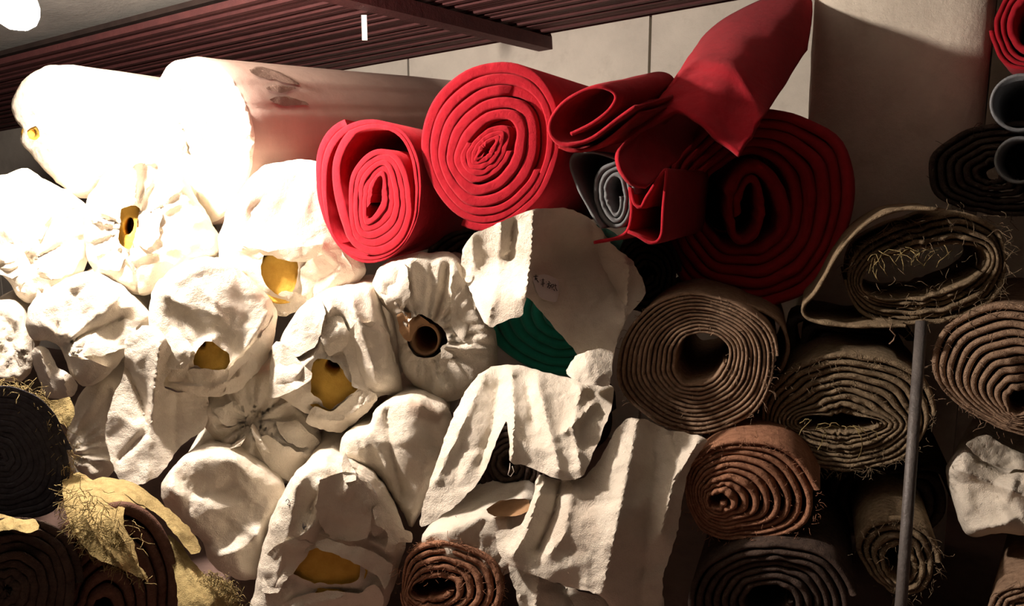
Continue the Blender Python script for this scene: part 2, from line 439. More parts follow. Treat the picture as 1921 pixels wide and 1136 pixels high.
def rolled(name, c, rings, turns, d, mat, parent, yaw=27, pitch=0, L=.8, fill=.8, start=0.0, direc=1, N=72, telescope=.006, tele_f=None,
           wob=1.0, bev=.35, tilt=None, part_origin=None, min_px=1.5):
    """a sheet rolled up into a spiral; rings are pixel outlines from the core outwards, turns counts the layers between them"""
    SEED[0] += 5.1; sd = SEED[0]; ax = axis_of(yaw, pitch); n_ax = axis_of(*(tilt if tilt else (yaw, pitch)))
    c0 = P(c[0], c[1], d)
    fr = [polar(r, c) for r in rings]
    segs = []
    th = start; pos = []
    for i, t in enumerate(turns):
        k = max(4, int(t*N))
        for j in range(k):
            pos.append((th+direc*2*math.pi*t*j/k, i, j/k, t))
        th += direc*2*math.pi*t
    th_a = np.array([p[0] for p in pos]); M = len(pos)
    rmid = np.empty(M); half = np.empty(M)
    for m, (a, i, u, t) in enumerate(pos):
        r0 = float(fr[i](a)); r1 = float(fr[i+1](a))
        hp = max((r1-r0)/max(t, .5)*.5*fill, min_px)
        # keep within the ring pair
        rmid[m] = r0+(r1-r0)*u; half[m] = hp
        rmid[m] += wob*nz(math.cos(a)*2.5+m/N*.15, math.sin(a)*2.5, sd)*min(3.0, hp)
    # cap thickness so that layers do not swell where a gap is wide
    med = np.median(half); half = np.minimum(half, med*1.6)
    prot = np.array([telescope*2*nz(m/N*1.7, sd, 3)+telescope*nz(math.cos(th_a[m])*3+m/N, math.sin(th_a[m])*3, sd) for m in range(M)])
    if tele_f is not None: prot = prot+np.array([tele_f(m/M, th_a[m]) for m in range(M)])
    cos, sin = np.cos(th_a), np.sin(th_a)
    rows = []
    for q, (rr, zz) in enumerate(((-1, bev), (-.55, bev*.33), (0, 0.0), (.55, bev*.33), (1, bev))):
        r = rmid+rr*half
        px, py = c[0]+r*cos, c[1]+r*sin
        base = plane_depth(px, py, c0, n_ax)
        pt = P(px, py, base)
        z = zz*half*2/F_PX*d
        rows.append(pt+ax[None]*(z-prot)[:, None])
    rows = [rows[0]+ax*L]+rows+[rows[4]+ax*L]       # inner back, front bevel..., outer back
    R = len(rows); V = np.concatenate(rows); faces = []
    for m in range(M-1):
        for q in range(R-1):
            f = (q*M+m, q*M+m+1, (q+1)*M+m+1, (q+1)*M+m)
            faces.append(f if direc < 0 else f[::-1])
        f = ((R-1)*M+m, (R-1)*M+m+1, m+1, m); faces.append(f if direc < 0 else f[::-1])
    faces.append(tuple(q*M for q in range(R))); faces.append(tuple(q*M+M-1 for q in range(R))[::-1])
    o = link_mesh(name, V, faces, mat, parent)
    return o
def low_point(outline, d, yaw=27, pitch=0):
    ol = np.array(outline, float); c = ol.mean(0); n = axis_of(yaw, pitch)
    b_ = plane_depth(ol[:, 0], ol[:, 1], P(c[0], c[1], d), n); V = P(ol[:, 0], ol[:, 1], b_)
    return (V[:, 0].mean(), V[:, 1].mean(), V[:, 2].min())
def sheet(name, path, d, thick, mat, parent, yaw=27, pitch=0, L=.7, wav=.006, c=None, rough_edge=.003, tilt=None, segs=5):
    """a bent sheet whose cut edge follows a pixel path, running back along the axis"""
    SEED[0] += 3.3; sd = SEED[0]; ax = axis_of(yaw, pitch); n_ax = axis_of(*(tilt if tilt else (yaw, pitch)))
    p = smooth_open(path, 5); M = len(p)
    c = c if c is not None else p.mean(0)
    base = plane_depth(p[:, 0], p[:, 1], P(c[0], c[1], d), n_ax)
    t = np.gradient(p, axis=0); nn = np.stack([-t[:, 1], t[:, 0]], 1); nn /= np.linalg.norm(nn, axis=1)[:, None]+1e-9
    hp = thick/2/d*F_PX
    prot = np.array([rough_edge*3*nz(m*.12, sd) for m in range(M)])
    rows = []
    def row(k, z): 
        q = p+nn*hp*k
        b = plane_depth(q[:, 0], q[:, 1], P(c[0], c[1], d), n_ax)
        return P(q[:, 0], q[:, 1], b)+ax[None]*(z-prot)[:, None]
    for s in range(segs, 0, -1): rows.append(row(-1, L*(s/segs)**1.5)+np.array([[0, 0, wav*nz(m*.1, s*.8, sd)] for m in range(M)]))
    rows += [row(-1, thick*.3), row(0, 0.0), row(1, thick*.3)]
    for s in range(1, segs+1): rows.append(row(1, L*(s/segs)**1.5)+np.array([[0, 0, wav*nz(m*.1, s*.8, sd)] for m in range(M)]))
    R = len(rows); V = np.concatenate(rows); faces = []
    for m in range(M-1):
        for q in range(R-1): faces.append((q*M+m, q*M+m+1, (q+1)*M+m+1, (q+1)*M+m))
        faces.append(((R-1)*M+m, (R-1)*M+m+1, m+1, m))
    faces.append(tuple(q*M for q in range(R))); faces.append(tuple(q*M+M-1 for q in range(R))[::-1])
    return link_mesh(name, V, faces, mat, parent)
def shift(sec, dz): return [(x, y, q+dz) for x, y, q in sec]
def loft(name, sections, thick, mat, parent=None, rows_n=24, wob=.004, origin=None):
    """a thick sheet through several cross sections of 3d control points (px, py, depth)"""
    SEED[0] += 2.9; sd = SEED[0]
    S = []
    for s in sections:
        q = np.array(s, float); q3 = P(q[:, 0], q[:, 1], q[:, 2]); S.append(q3)
    K = 48; RS = []
    for q3 in S:
        # catmull-rom with equal parameter per control point
        n = len(q3); tt = np.linspace(0, n-1.0001, K); out = []
        for t in tt:
            i = int(t); u = t-i; p0, p1, p2, p3 = q3[max(i-1, 0)], q3[i], q3[min(i+1, n-1)], q3[min(i+2, n-1)]
            m1, m2 = (p2-p0)*.5, (p3-p1)*.5
            out.append((2*u**3-3*u**2+1)*p1+(u**3-2*u**2+u)*m1+(-2*u**3+3*u**2)*p2+(u**3-u**2)*m2)
        RS.append(np.array(out))
    g = []
    for r in range(rows_n+1):
        t = r/rows_n*(len(RS)-1); i = min(int(t), len(RS)-2); u = t-i
        g.append(RS[i]*(1-u)+RS[i+1]*u)
    G = np.array(g)
    for r in range(rows_n+1):
        for k in range(K):
            G[r, k] += np.array([nz(r*.25, k*.2, sd), nz(r*.25, k*.2, sd+5), nz(r*.25, k*.2, sd+9)])*wob
    du = np.gradient(G, axis=0); dv = np.gradient(G, axis=1); nn = np.cross(du, dv); nn /= np.linalg.norm(nn, axis=2)[..., None]+1e-9
    A = (G+nn*thick/2).reshape(-1, 3); B = (G-nn*thick/2).reshape(-1, 3); n = len(A); faces = []
    for r in range(rows_n):
        for k in range(K-1):
            a = r*K+k; faces.append((a, a+1, a+K+1, a+K)); faces.append((a+n, a+K+n, a+K+1+n, a+1+n))
    for k in range(K-1):
        faces.append((k+1, k, k+n, k+1+n)); e = rows_n*K+k; faces.append((e, e+1, e+1+n, e+n))
    for r in range(rows_n):
        a = r*K; faces.append((a, a+K, a+K+n, a+n)); e = r*K+K-1; faces.append((e+K, e, e+n, e+K+n))
    return link_mesh(name, np.vstack([A, B]), faces, mat, parent, origin)
def tube_mesh(paths, rad, sides=3):
    V = []; Fc = []
    for path in paths:
        path = [np.array(p, float) for p in path]; n = len(path); s0 = len(V)
        for i, p in enumerate(path):
            t = path[min(i+1, n-1)]-path[max(i-1, 0)]; t = t/(np.linalg.norm(t)+1e-9)
            a = np.cross(t, (0.3, 0.5, 0.81)); a /= np.linalg.norm(a)+1e-9; b_ = np.cross(t, a)
            r = rad*(1 if callable(rad) is False else 1)
            for k in range(sides):
                an = 2*math.pi*k/sides; V.append(p+(a*math.cos(an)+b_*math.sin(an))*r)
        for i in range(n-1):
            for k in range(sides):
                k2 = (k+1) % sides
                Fc.append((s0+i*sides+k, s0+i*sides+k2, s0+(i+1)*sides+k2, s0+(i+1)*sides+k))
        Fc.append(tuple(s0+k for k in range(sides))[::-1]); Fc.append(tuple(s0+(n-1)*sides+k for k in range(sides)))
    return V, Fc
def threads(parent, line, d, count, length, mat, rad=.0008, spread=12, droop=.5, name='frayed_threads', toward=.02):
    """loose fibres along a pixel line"""
    p = smooth_open(line, 4); paths = []
    for i in range(count):
        q = p[random.randrange(len(p))]; x = q[0]+random.gauss(0, spread*.5); y = q[1]+random.gauss(0, spread*.5)
        dz = q[2] if len(q) > 2 else d
        s = P(x, y, dz-random.uniform(0, toward)); v = np.array([random.gauss(0, 1), -abs(random.gauss(0, .7)), random.gauss(0, .8)]); v /= np.linalg.norm(v)
        l = length*random.uniform(.4, 1.3); pp = [s]
        for k in range(1, 5):
            v = v+np.array([random.gauss(0, .35), random.gauss(0, .3), random.gauss(0, .35)-droop*.3]); v /= np.linalg.norm(v)
            pp.append(pp[-1]+v*l/4)
        paths.append(pp)
    V, Fc = tube_mesh(paths, rad)
    o = link_mesh(name, V, Fc, mat, parent); o['kind'] = 'stuff'; return o
def ring_end(name, c, outer, inner, d, mat, parent, yaw=27, pitch=0, L=.5, dark=None):
    """a thick-walled tube or foam roll end: flat annulus, outer and inner walls"""
    if d < 1 and parent is not None and parent.name in SURF: d = surf(parent, c[0], c[1])+d; yaw = YAW[parent.name]
    ax = axis_of(yaw, pitch); c0 = P(c[0], c[1], d); N = 40
    def loop(poly):
        f = polar(poly, c); th = np.linspace(0, 2*math.pi, N, endpoint=False); r = f(th)
        px, py = c[0]+r*np.cos(th), c[1]+r*np.sin(th); return P(px, py, plane_depth(px, py, c0, ax))
    o_, i_ = loop(outer), loop(inner); rim = (o_*.88+i_*.12)
    o2 = o_+ax*.008
    V = np.concatenate([o_+ax*L, o2, rim, i_, i_+ax*L]); faces = []
    for q in range(4):
        for k in range(N):
            k2 = (k+1) % N; faces.append((q*N+k, q*N+k2, (q+1)*N+k2, (q+1)*N+k))
    faces.append(tuple(4*N+k for k in range(N)))
    faces.append(tuple(k for k in range(N))[::-1])
    return link_mesh(name, V, faces, mat, parent)
def foam_end(name, c, outer, hole, d, mat, parent, L=.15):
    """end of a foam or cardboard roll inside an open bag, with an off-centre core hole"""
    SEED[0] += 4.1; sd = SEED[0]
    ol = smooth_closed(outer, 7); hs = [smooth_closed(hole, 5)] if hole else []
    pts, fa, border = relief_mesh(ol, 6, hs)
    yaw = YAW[parent.name]; ax = axis_of(yaw); c0 = P(c[0], c[1], surf(parent, c[0], c[1])+d)
    dd = plane_depth(pts[:, 0], pts[:, 1], c0, ax)+np.array([.004*nz(x/20, y/20, sd) for x, y in pts])
    V = list(P(pts[:, 0], pts[:, 1], dd)); faces = [tuple(f) for f in fa]
    loops = [border]
    for h in hs:
        loops.append([int(np.argmin((pts[:, 0]-x)**2+(pts[:, 1]-y)**2)) for x, y in h][::-1])
    for lp in loops:
        s0 = len(V); V += [V[i]+ax*L for i in lp]; n = len(lp)
        for i in range(n): faces.append((lp[i], lp[(i+1) % n], s0+(i+1) % n, s0+i))
        faces.append(tuple(range(s0, s0+n))[::-1])
    return link_mesh(name, V, faces, mat, parent)
#@@STRUCTURE
# ================================================================== the setting
WN = axis_of(WALL_YAW); WH = np.array([math.cos(math.radians(WALL_YAW)), -math.sin(math.radians(WALL_YAW)), 0])
W0 = P(1065, 65, 4.0)
def on_wall(px, py): return P(px, py, plane_depth(px, py, W0, WN))
A_, B_ = on_wall(690, 131), on_wall(1440, 0)
CT = (B_-A_)/np.linalg.norm(B_-A_)                 # direction of the ceiling edge along the wall
CN = np.cross(CT, WN); CN /= np.linalg.norm(CN)
if CN[2] < 0: CN = -CN
def on_ceiling(px, py, off=0.0): return P(px, py, plane_depth(px, py, A_+CN*off, CN))
def wall_u(p): return float((p-W0)@WH)
# floor
fv, ff = box((0.6, 2.5, -.05), (5, 0, 0), (0, 5, 0), (0, 0, .05))
struct(link_mesh('floor', fv, ff, FLOORM, None, (0, 2.5, 0), smooth=False))
# back wall: boards with open joints
u1, u2 = wall_u(on_wall(771, 130)), wall_u(on_wall(1222, 90)); PW = u2-u1
wb = W0+WN*.05; wb[2] = 1.5
bv, bf = box(wb, WH*6, WN*.02, (0, 0, 1.9))
wall = struct(link_mesh('wall_back', bv, bf, CONCRETE, None, (wb[0], wb[1], 0), smooth=False))
pm = None
for k in range(-5, 6):
    c = W0+WH*(u1+PW*(k+.5)); c[2] = 1.5
    if pm is None:
        v, f = box(c, WH*(PW/2-.007), WN*.028, (0, 0, 1.9)); pm = link_mesh('wall_panel', v, f, PLASTER, wall, c, smooth=False)
    else:
        q = pm.copy(); COL.objects.link(q); q.parent = wall; q.location = Vector(c)-wall.location; q.rotation_euler = (0, 0, 0)
# ceiling board (grey) and the dark red slats hung below it
edge_off = float((on_ceiling(350, 45)-A_)@(-WN))
cc = A_+CN*.16-WN*1.6
v, f = box(cc, CT*6, WN*3.4, CN*.03)
ceil = struct(link_mesh('ceiling', v, f, CONCRETE, None, cc, smooth=False))
NS = int(edge_off/.042); sm = None
for i in range(NS+1):
    c = A_-WN*(.02+i*edge_off/NS)+CN*(.03+.006*math.sin(i*2.4))+CT*.3
    if sm is None:
        v, f = box(c, CT*4.2, WN*(edge_off/NS*.36), CN*.014); sm = link_mesh('slat', v, f, RUST, ceil, c, smooth=False)
    else:
        q = sm.copy(); COL.objects.link(q); q.parent = ceil; q.location = Vector(c)-ceil.location
        q.rotation_euler = (random.uniform(-.004, .004), 0, random.uniform(-.003, .003))
v, f = box(A_-WN*(edge_off/2)+CN*.085+CT*.3, CT*4.2, WN*(edge_off/2-.01), CN*.012)
link_mesh('slat_backing', v, f, DARKHOLE, ceil, A_, smooth=False)
# cross beam under the slats
j0, j1 = on_ceiling(640, -12, -.035), on_ceiling(1035, 86, -.035)
jd = (j1-j0)/np.linalg.norm(j1-j0); js = np.cross(jd, CN); js /= np.linalg.norm(js)
v, f = box((j0+j1)/2-jd*.3, jd*(np.linalg.norm(j1-j0)/2+.3), js*.04, CN*.032)
beam = tag(link_mesh('ceiling_beam', v, f, RUST, None, (j0+j1)/2, smooth=False), 'dark red cross beam under the ribbed ceiling slats', 'beam')
st = P(683, 40, 2.6); h0 = on_ceiling(683, 26, -.07)
v, f = box(h0-np.array([0, 0, .055]), RT*.011, (0, .003, 0), (0, 0, .05))
tag(link_mesh('hanging_tag', v, f, WHITEP, None, h0, smooth=False), 'small white strip hanging from the dark red ceiling beam', 'strip')
# pillar wrapped in cloth
def pillar():
    D = 2.76; c = P(1672, 250, D); base = np.array([c[0], c[1], 0.0])
    ex = WH*.285; ey = WN*.15; V = []; Fc = []; ring = []
    for k in range(56):
        t = 2*math.pi*k/56; cs, sn = math.cos(t), math.sin(t); e = 5.0
        r = (abs(cs)**e+abs(sn)**e)**(-1/e); ring.append(ex*cs*r+ey*sn*r)
    H = 36
    for h in range(H+1):
        z = 2.62*h/H
        for k, q in enumerate(ring):
            s = 1+.035*nz(k*.35, z*2.2, 4)+.02*abs(nz(k*.9, z*5, 7))
            V.append(base+q*s+np.array([0, 0, z]))
    n = 56
    for h in range(H):
        for k in range(n): Fc.append((h*n+k, h*n+(k+1) % n, (h+1)*n+(k+1) % n, (h+1)*n+k))
    Fc.append(tuple(range(n))[::-1]); Fc.append(tuple(H*n+k for k in range(n)))
    return tag(link_mesh('wrapped_pillar', V, Fc, CREAM, None, base), 'tall cream cloth-wrapped pillar standing behind the big red roll', 'pillar')
pillar()
# the bare bulb
def lamp():
    c = P(*LAMP_PX); root = thing('hanging_bulb', 'glaring bare light bulb hanging at the top left', 'lamp', c)
    V = []; Fc = []; prof = [(0, -.060), (.022, -.057), (.040, -.045), (.049, -.026), (.052, -.004), (.047, .018), (.037, .036), (.026, .050), (.019, .060)]
    n = 32
    for r, z in prof:
        for k in range(n): V.append(c+np.array([r*math.cos(2*math.pi*k/n), r*math.sin(2*math.pi*k/n), z]))
    for i in range(len(prof)-1):
        for k in range(n): Fc.append((i*n+k, i*n+(k+1) % n, (i+1)*n+(k+1) % n, (i+1)*n+k))
    link_mesh('bulb', V, Fc, BULB, root)
    V = []; Fc = []; prof = [(.019, .058), (.024, .060), (.024, .10), (.016, .115), (.004, .12)]
    for r, z in prof:
        for k in range(n): V.append(c+np.array([r*math.cos(2*math.pi*k/n), r*math.sin(2*math.pi*k/n), z]))
    for i in range(len(prof)-1):
        for k in range(n): Fc.append((i*n+k, i*n+(k+1) % n, (i+1)*n+(k+1) % n, (i+1)*n+k))
    link_mesh('lamp_holder', V, Fc, PVC, root)
    top = plane_depth(LAMP_PX[0], LAMP_PX[1], A_, CN)
    cz = ((A_+CN*.13-c)@CN)/CN[2]
    V, Fc = tube_mesh([[c+np.array([0, 0, .11]), c+np.array([.005, 0, .11+(cz-.11)*.5]), c+np.array([0, 0, cz])]], .004, 8)
    link_mesh('cord', V, Fc, PVC, root)
lamp()
#@@OBJECTS
# ================================================================== white bagged rolls
G = 'white bagged rolls in the stack'
FO = 'opened bags with yellow foam'
W1 = bag('bagged_roll', 'long white bagged roll at the top left corner of the stack',
    [(22,195),(35,160),(65,135),(100,123),(150,127),(200,150),(232,200),(243,250),(235,290),(205,328),(155,368),(120,352),(85,320),(55,285),(38,265),(42,246),(28,225)],
    2.72, yaw=27, L=.75, dome=.05, rim=55, crump=.007, cscale=90, gathers=[(62,252,13,.022,90,.04,16)],
    folds=[([(75,265),(120,300),(175,325)],.014,7),([(90,275),(140,285),(190,280)],.012,7),([(70,275),(100,320),(130,345)],.014,6)],
    holes=[[(50,244),(66,238),(74,248),(70,262),(56,260)]])
foam_end('foam_roll', (63,252), ell(63,252,24,22), ell(60,250,6,8), -.002, FOAM, W1)
W2 = bag('bagged_roll', 'large roll in beige wrapping with a bright white gathered end',
    [(280,210),(298,150),(322,118),(345,110),(385,113),(425,135),(455,180),(472,225),(477,268),(470,320),(450,370),(425,403),(395,418),(360,412),(330,390),(310,355),(295,310),(283,260)],
    2.58, yaw=29, pitch=4, L=1.75, dome=.045, rim=50, crump=.004, cscale=110, gathers=[(352,258,15,.040,95,.03,14)], bodymat=BEIGE,
    folds=[([(355,262),(420,270),(476,266)],-.035,6),([(352,275),(368,340),(378,410)],-.035,6),([(338,150),(340,230)],-.03,5)])
from mathutils.bvhtree import BVHTree
_b = [c for c in W2.children if c.name.startswith('body_wrap')][0]
_o2 = np.array(_b['_o']); _bv = BVHTree.FromPolygons([tuple(np.array(v.co)+_o2) for v in _b.data.vertices], [tuple(p.vertices) for p in _b.data.polygons])
def body_depth(px, py):
    r = ray(px, py); h = _bv.ray_cast(Vector(CAM), Vector(r)); return float(np.dot(np.array(h[0])-CAM, FW)) if h[0] else 2.6
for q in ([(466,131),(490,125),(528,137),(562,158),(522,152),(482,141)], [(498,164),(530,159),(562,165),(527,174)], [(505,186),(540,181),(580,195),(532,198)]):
    cloth('wrap_crease_shade', q, [(x, y, body_depth(x, y)-.010) for x, y in q], parent=W2, mat=CREASE_SHADE, crump=.004, camp=.003, creases=3, facet=.003, spacing=4, thick=.003, cdir=10)  # strips coloured dark to paint the shade in the wrinkles
W3 = bag('bagged_roll', 'crumpled white bagged roll at the left edge, second row',
    [(-75,420),(-60,360),(-20,335),(20,325),(50,316),(85,340),(130,360),(160,387),(166,430),(160,500),(132,533),(95,550),(60,566),(35,558),(12,522),(-20,500),(-60,470)],
    2.52, dome=.06, rim=45, crump=0.0084, gathers=[(55,490,11,.028,120,.03,14)],
    folds=[([(90,500),(130,490),(155,485)],.02,8),([(0,410),(20,440),(25,470)],-.025,7),([(75,505),(110,525),(140,505)],.02,8)])
W4 = bag('bagged_roll', 'white bagged roll gathered around a small yellow core, under the beige roll',
    [(163,385),(180,350),(210,310),(250,292),(290,290),(330,310),(352,340),(372,380),(395,415),(411,450),(406,480),(370,488),(332,505),(310,535),(270,553),(235,545),(200,525),(172,502),(160,450)],
    2.46, dome=.055, rim=45, crump=.008, gathers=[(245,425,15,.026,120,.03,30)],
    folds=[([(265,480),(310,470),(370,455)],.016,8),([(255,500),(262,540)],-.02,10),([(180,495),(215,480)],.012,6)],
    holes=[[(228,392),(245,386),(262,390),(256,420),(252,445),(244,468),(228,462),(222,440),(226,415)]])
foam_end('foam_roll', (243,428), ell(243,428,30,52), ell(241,424,10,17,15), -.002, FOAM, W4)
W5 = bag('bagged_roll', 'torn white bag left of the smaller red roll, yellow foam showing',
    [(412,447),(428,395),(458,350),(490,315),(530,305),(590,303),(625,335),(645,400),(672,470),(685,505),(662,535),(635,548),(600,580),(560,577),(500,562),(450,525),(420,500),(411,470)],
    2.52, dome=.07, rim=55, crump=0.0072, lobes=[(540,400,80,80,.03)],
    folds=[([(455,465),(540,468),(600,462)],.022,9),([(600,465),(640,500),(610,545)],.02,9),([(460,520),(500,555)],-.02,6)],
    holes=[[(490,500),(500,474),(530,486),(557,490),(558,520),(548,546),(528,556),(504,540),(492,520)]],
    stain_shadows=[([(545,332),(535,380),(528,400),(515,430),(490,450),(470,448),(488,420),(490,385),(520,355)],.55)])  # brown patch is a cast shadow painted into the bag colour
foam_end('foam_roll', (527,520), ell(527,520,48,50), ell(560,470,10,12), .010, FOAM, W5)
W6 = bag('bagged_roll', 'smooth bulging white bagged roll low on the left, above the dark roll',
    [(50,602),(58,570),(108,532),(165,510),(215,530),(245,553),(280,590),(272,622),(238,660),(206,700),(165,723),(135,705),(118,662),(97,640),(60,635)],
    2.36, dome=.07, rim=55, crump=.008, gathers=[(118,650,9,.02,80,.02,12)],
    folds=[([(118,650),(160,625),(225,597)],-.022,6),([(125,655),(170,680),(200,690)],.014,7),([(115,645),(108,610)],-.015,7)])
cloth('loose_flap', [(58,660),(72,648),(92,655),(108,690),(128,698),(145,720),(140,740),(112,748),(85,742),(68,700)],
    [(60,660,.02),(145,730,.02),(100,700,.02),(70,740,.02)], folds=[([(75,660),(100,735)],.02,8),([(120,705),(125,740)],.02,6)], parent=W6)
W7 = bag('bagged_roll', 'white bag with a torn mouth showing bright yellow foam, left of centre',
    [(284,560),(300,525),(350,490),(410,487),(450,510),(490,545),(519,585),(512,632),(492,682),(455,720),(420,742),(370,740),(310,722),(300,690),(284,640),(280,600)],
    2.28, dome=.075, rim=55, crump=0.0060, lobes=[(400,560,80,60,.02)],
    folds=[([(330,690),(365,665),(400,635)],.016,8),([(430,690),(470,640),(500,590)],.014,9)],
    holes=[[(362,676),(385,640),(410,650),(430,665),(425,690),(395,694),(370,686)]])
foam_end('foam_roll', (396,668), ell(396,668,44,36), ell(378,645,8,8), .010, FOAM, W7)
cloth('loose_flap', [(236,640),(262,615),(290,610),(320,650),(322,690),(306,722),(330,735),(388,738),(386,800),(340,835),(300,890),(262,908),(232,905),(215,882),(197,815),(212,745),(232,700)],
    [(240,640,.02),(310,640,.02),(320,720,.02),(386,745,.02),(380,800,.02),(290,890,.02),(200,815,.02),(225,890,.02),(270,760,.02)],
    folds=[([(300,640),(290,720),(282,815)],.03,11),([(240,690),(265,750),(280,815)],-.03,8),([(330,740),(330,835)],-.02,14),([(225,860),(270,815)],-.02,8)], parent=W7, crump=.008)
cloth('loose_flap', [(302,718),(340,700),(365,690),(430,692),(470,660),(482,690),(450,722),(415,742),(365,742)],
    [(305,718,.02),(370,700,.02),(480,680,.02),(400,742,.02)], folds=[([(320,720),(400,728),(450,705)],.02,8)], parent=W7, crump=.006)
W8 = bag('bagged_roll', 'torn white bag with a mustard foam roll and dark core hole, centre left',
    [(522,650),(558,585),(605,548),(650,537),(700,540),(722,600),(738,660),(753,735),(715,742),(690,770),(650,790),(600,780),(565,770),(530,745),(508,720)],
    2.30, dome=.06, rim=45, crump=0.0096, lobes=[(690,620,50,80,.035),(560,700,30,50,.02)],
    folds=[([(620,580),(600,650),(560,700)],.03,11),([(660,570),(690,650),(710,720)],.03,14),([(640,600),(660,670)],-.03,10)],
    holes=[[(585,690),(598,672),(625,678),(640,690),(652,712),(672,728),(650,745),(618,768),(600,748),(584,735)]])
foam_end('foam_roll', (622,720), ell(622,720,56,56), ell(624,686,15,13,20), .010, FOAM, W8)
cloth('loose_flap', [(512,650),(528,640),(560,675),(586,700),(580,715),(545,735),(508,747),(505,715)],
    [(515,650,.02),(586,705,.02),(508,745,.02)], parent=W8, crump=.004, folds=[([(528,645),(530,740)],.012,14)])
cloth('loose_flap', [(590,762),(620,772),(655,745),(685,730),(708,745),(690,772),(655,800),(632,812),(600,805),(575,792)],
    [(590,765,.02),(700,745,.02),(632,812,.02),(640,775,.02)], parent=W8, crump=.006, folds=[([(600,785),(640,790),(690,752)],.02,9)])
W9 = bag('bagged_roll', 'tied white bag with pleats around an open cardboard core, left of the green roll',
    [(700,532),(714,502),(758,480),(820,475),(862,485),(882,530),(897,572),(925,622),(932,680),(902,720),(852,752),(812,745),(776,720),(753,690),(746,640),(736,592),(706,562)],
    2.32, dome=.06, rim=50, crump=.008, gathers=[(795,638,20,.032,110,.02,32)],
    folds=[([(838,500),(830,560),(815,600)],-.03,9),([(770,490),(775,560)],.015,9)],
    holes=[[(765,605),(785,590),(810,600),(834,620),(838,645),(820,665),(795,672),(772,660),(762,630)]])
ring_end('core_tube', (797,636), ell(797,636,29,32), ell(798,637,23,26), .0, CARD, W9, L=.4)
cloth('torn_paper', [(745,588),(765,585),(790,592),(808,608),(785,612),(768,640),(752,625)],
    [(745,588,.02),(800,605,.02),(755,630,.02)], parent=W9, mat=CARD, crump=.01, cscale=25, spacing=4, folds=[([(765,588),(770,630)],.01,5)])
W13 = bag('bagged_roll', 'white bag with a brown stained crown, left of the hanging sacking',
    [(642,862),(648,815),(690,800),(705,770),(735,750),(778,741),(825,757),(846,778),(842,830),(822,880),(800,930),(772,988),(756,962),(728,920),(700,885)],
    2.24, dome=.06, rim=40, crump=0.0072, lobes=[(770,820,40,80,.04)],
    folds=[([(725,770),(735,850),(755,930)],-.03,9),([(690,810),(720,860),(735,900)],.02,10)],
    stain_shadows=[([(755,752),(790,750),(838,775),(825,800),(790,790),(770,775)],.6)], single=True)
W14 = bag('bagged_roll', 'white bag tied into a pleated knot, in shade below the yellow mouth',
    [(385,745),(430,715),(480,695),(515,692),(562,765),(602,820),(592,862),(542,906),(505,895),(452,862),(405,825),(380,790)],
    2.38, dome=.05, rim=40, crump=.005, gathers=[(476,790,15,.035,90,.045,20)],
    folds=[([(480,830),(510,870),(540,895)],.025,8),([(500,810),(550,850),(590,855)],.03,8),([(510,815),(560,825)],-.02,7)])
cloth('tied_tuft', [(470,800),(480,790),(492,800),(510,830),(512,850),(495,845),(480,830)],
    [(475,795,.02),(512,850,.02),(490,820,.02)], parent=W14, crump=.008, cscale=25, spacing=4, folds=[([(480,800),(500,845)],.02,5)])
cloth('tied_tuft', [(428,835),(445,815),(462,818),(450,835),(432,842)],
    [(430,838,.02),(460,818,.02),(445,830,.02)], parent=W14, crump=.004, cscale=25, spacing=4)
W15 = bag('bagged_roll', 'crinkled white bag beside the straw burlap, near the floor',
    [(302,925),(330,872),(380,842),(440,846),(482,872),(532,915),(520,960),(500,995),(482,1082),(425,1078),(392,1050),(375,1010),(335,985)],
    2.28, dome=.06, rim=45, crump=0.0084, cscale=45, facet=.026, fcell=44,
    folds=[([(420,1040),(455,1030),(500,985)],.03,12),([(440,860),(470,900)],.02,12)], single=True)
W16 = bag('bagged_roll', 'big crumpled white bag at the bottom with a mustard foam roll inside',
    [(470,1175),(480,1100),(495,1020),(520,950),(558,885),(600,862),(650,868),(700,895),(740,955),(760,1010),(748,1060),(735,1110),(700,1165),(620,1190),(530,1190)],
    2.16, dome=.08, rim=50, crump=0.0108, cscale=60, lobes=[(660,930,60,60,.03),(540,980,40,80,.02)],
    folds=[([(560,890),(545,980),(515,1100)],.02,12),([(600,905),(590,985),(565,1005)],.03,12),([(590,930),(580,960)],-.03,8),([(640,1000),(700,1015),(745,1040)],.02,10),([(610,985),(640,950)],-.02,8)],
    holes=[[(545,1062),(585,1030),(620,1032),(670,1048),(672,1085),(640,1095),(590,1092),(560,1080)]])
foam_end('foam_roll', (610,1070), ell(610,1068,80,46), None, -.006, FOAM, W16)
cloth('loose_flap', [(592,1018),(612,1010),(650,1022),(690,1030),(735,1060),(722,1105),(708,1080),(670,1058),(630,1040),(600,1030)],
    [(592,1018,.02),(735,1060,.02),(660,1040,.02),(720,1100,.02)], parent=W16, crump=.008)
cloth('loose_flap', [(530,1136),(560,1118),(620,1108),(672,1112),(700,1095),(720,1120),(700,1165),(560,1180)],
    [(530,1136,.02),(700,1100,.02),(620,1108,.02),(620,1180,.02)], parent=W16, crump=0.0060, folds=[([(550,1140),(640,1120)],.015,7)])
cloth('torn_scrap', [(700,955),(712,945),(730,965),(752,990),(775,1000),(772,1015),(748,1018),(735,1035),(724,1030),(728,1000),(708,985)],
    [(700,955,.02),(775,1005,.02),(730,1030,.02)], parent=W16, crump=0.0072, cscale=25, spacing=4)
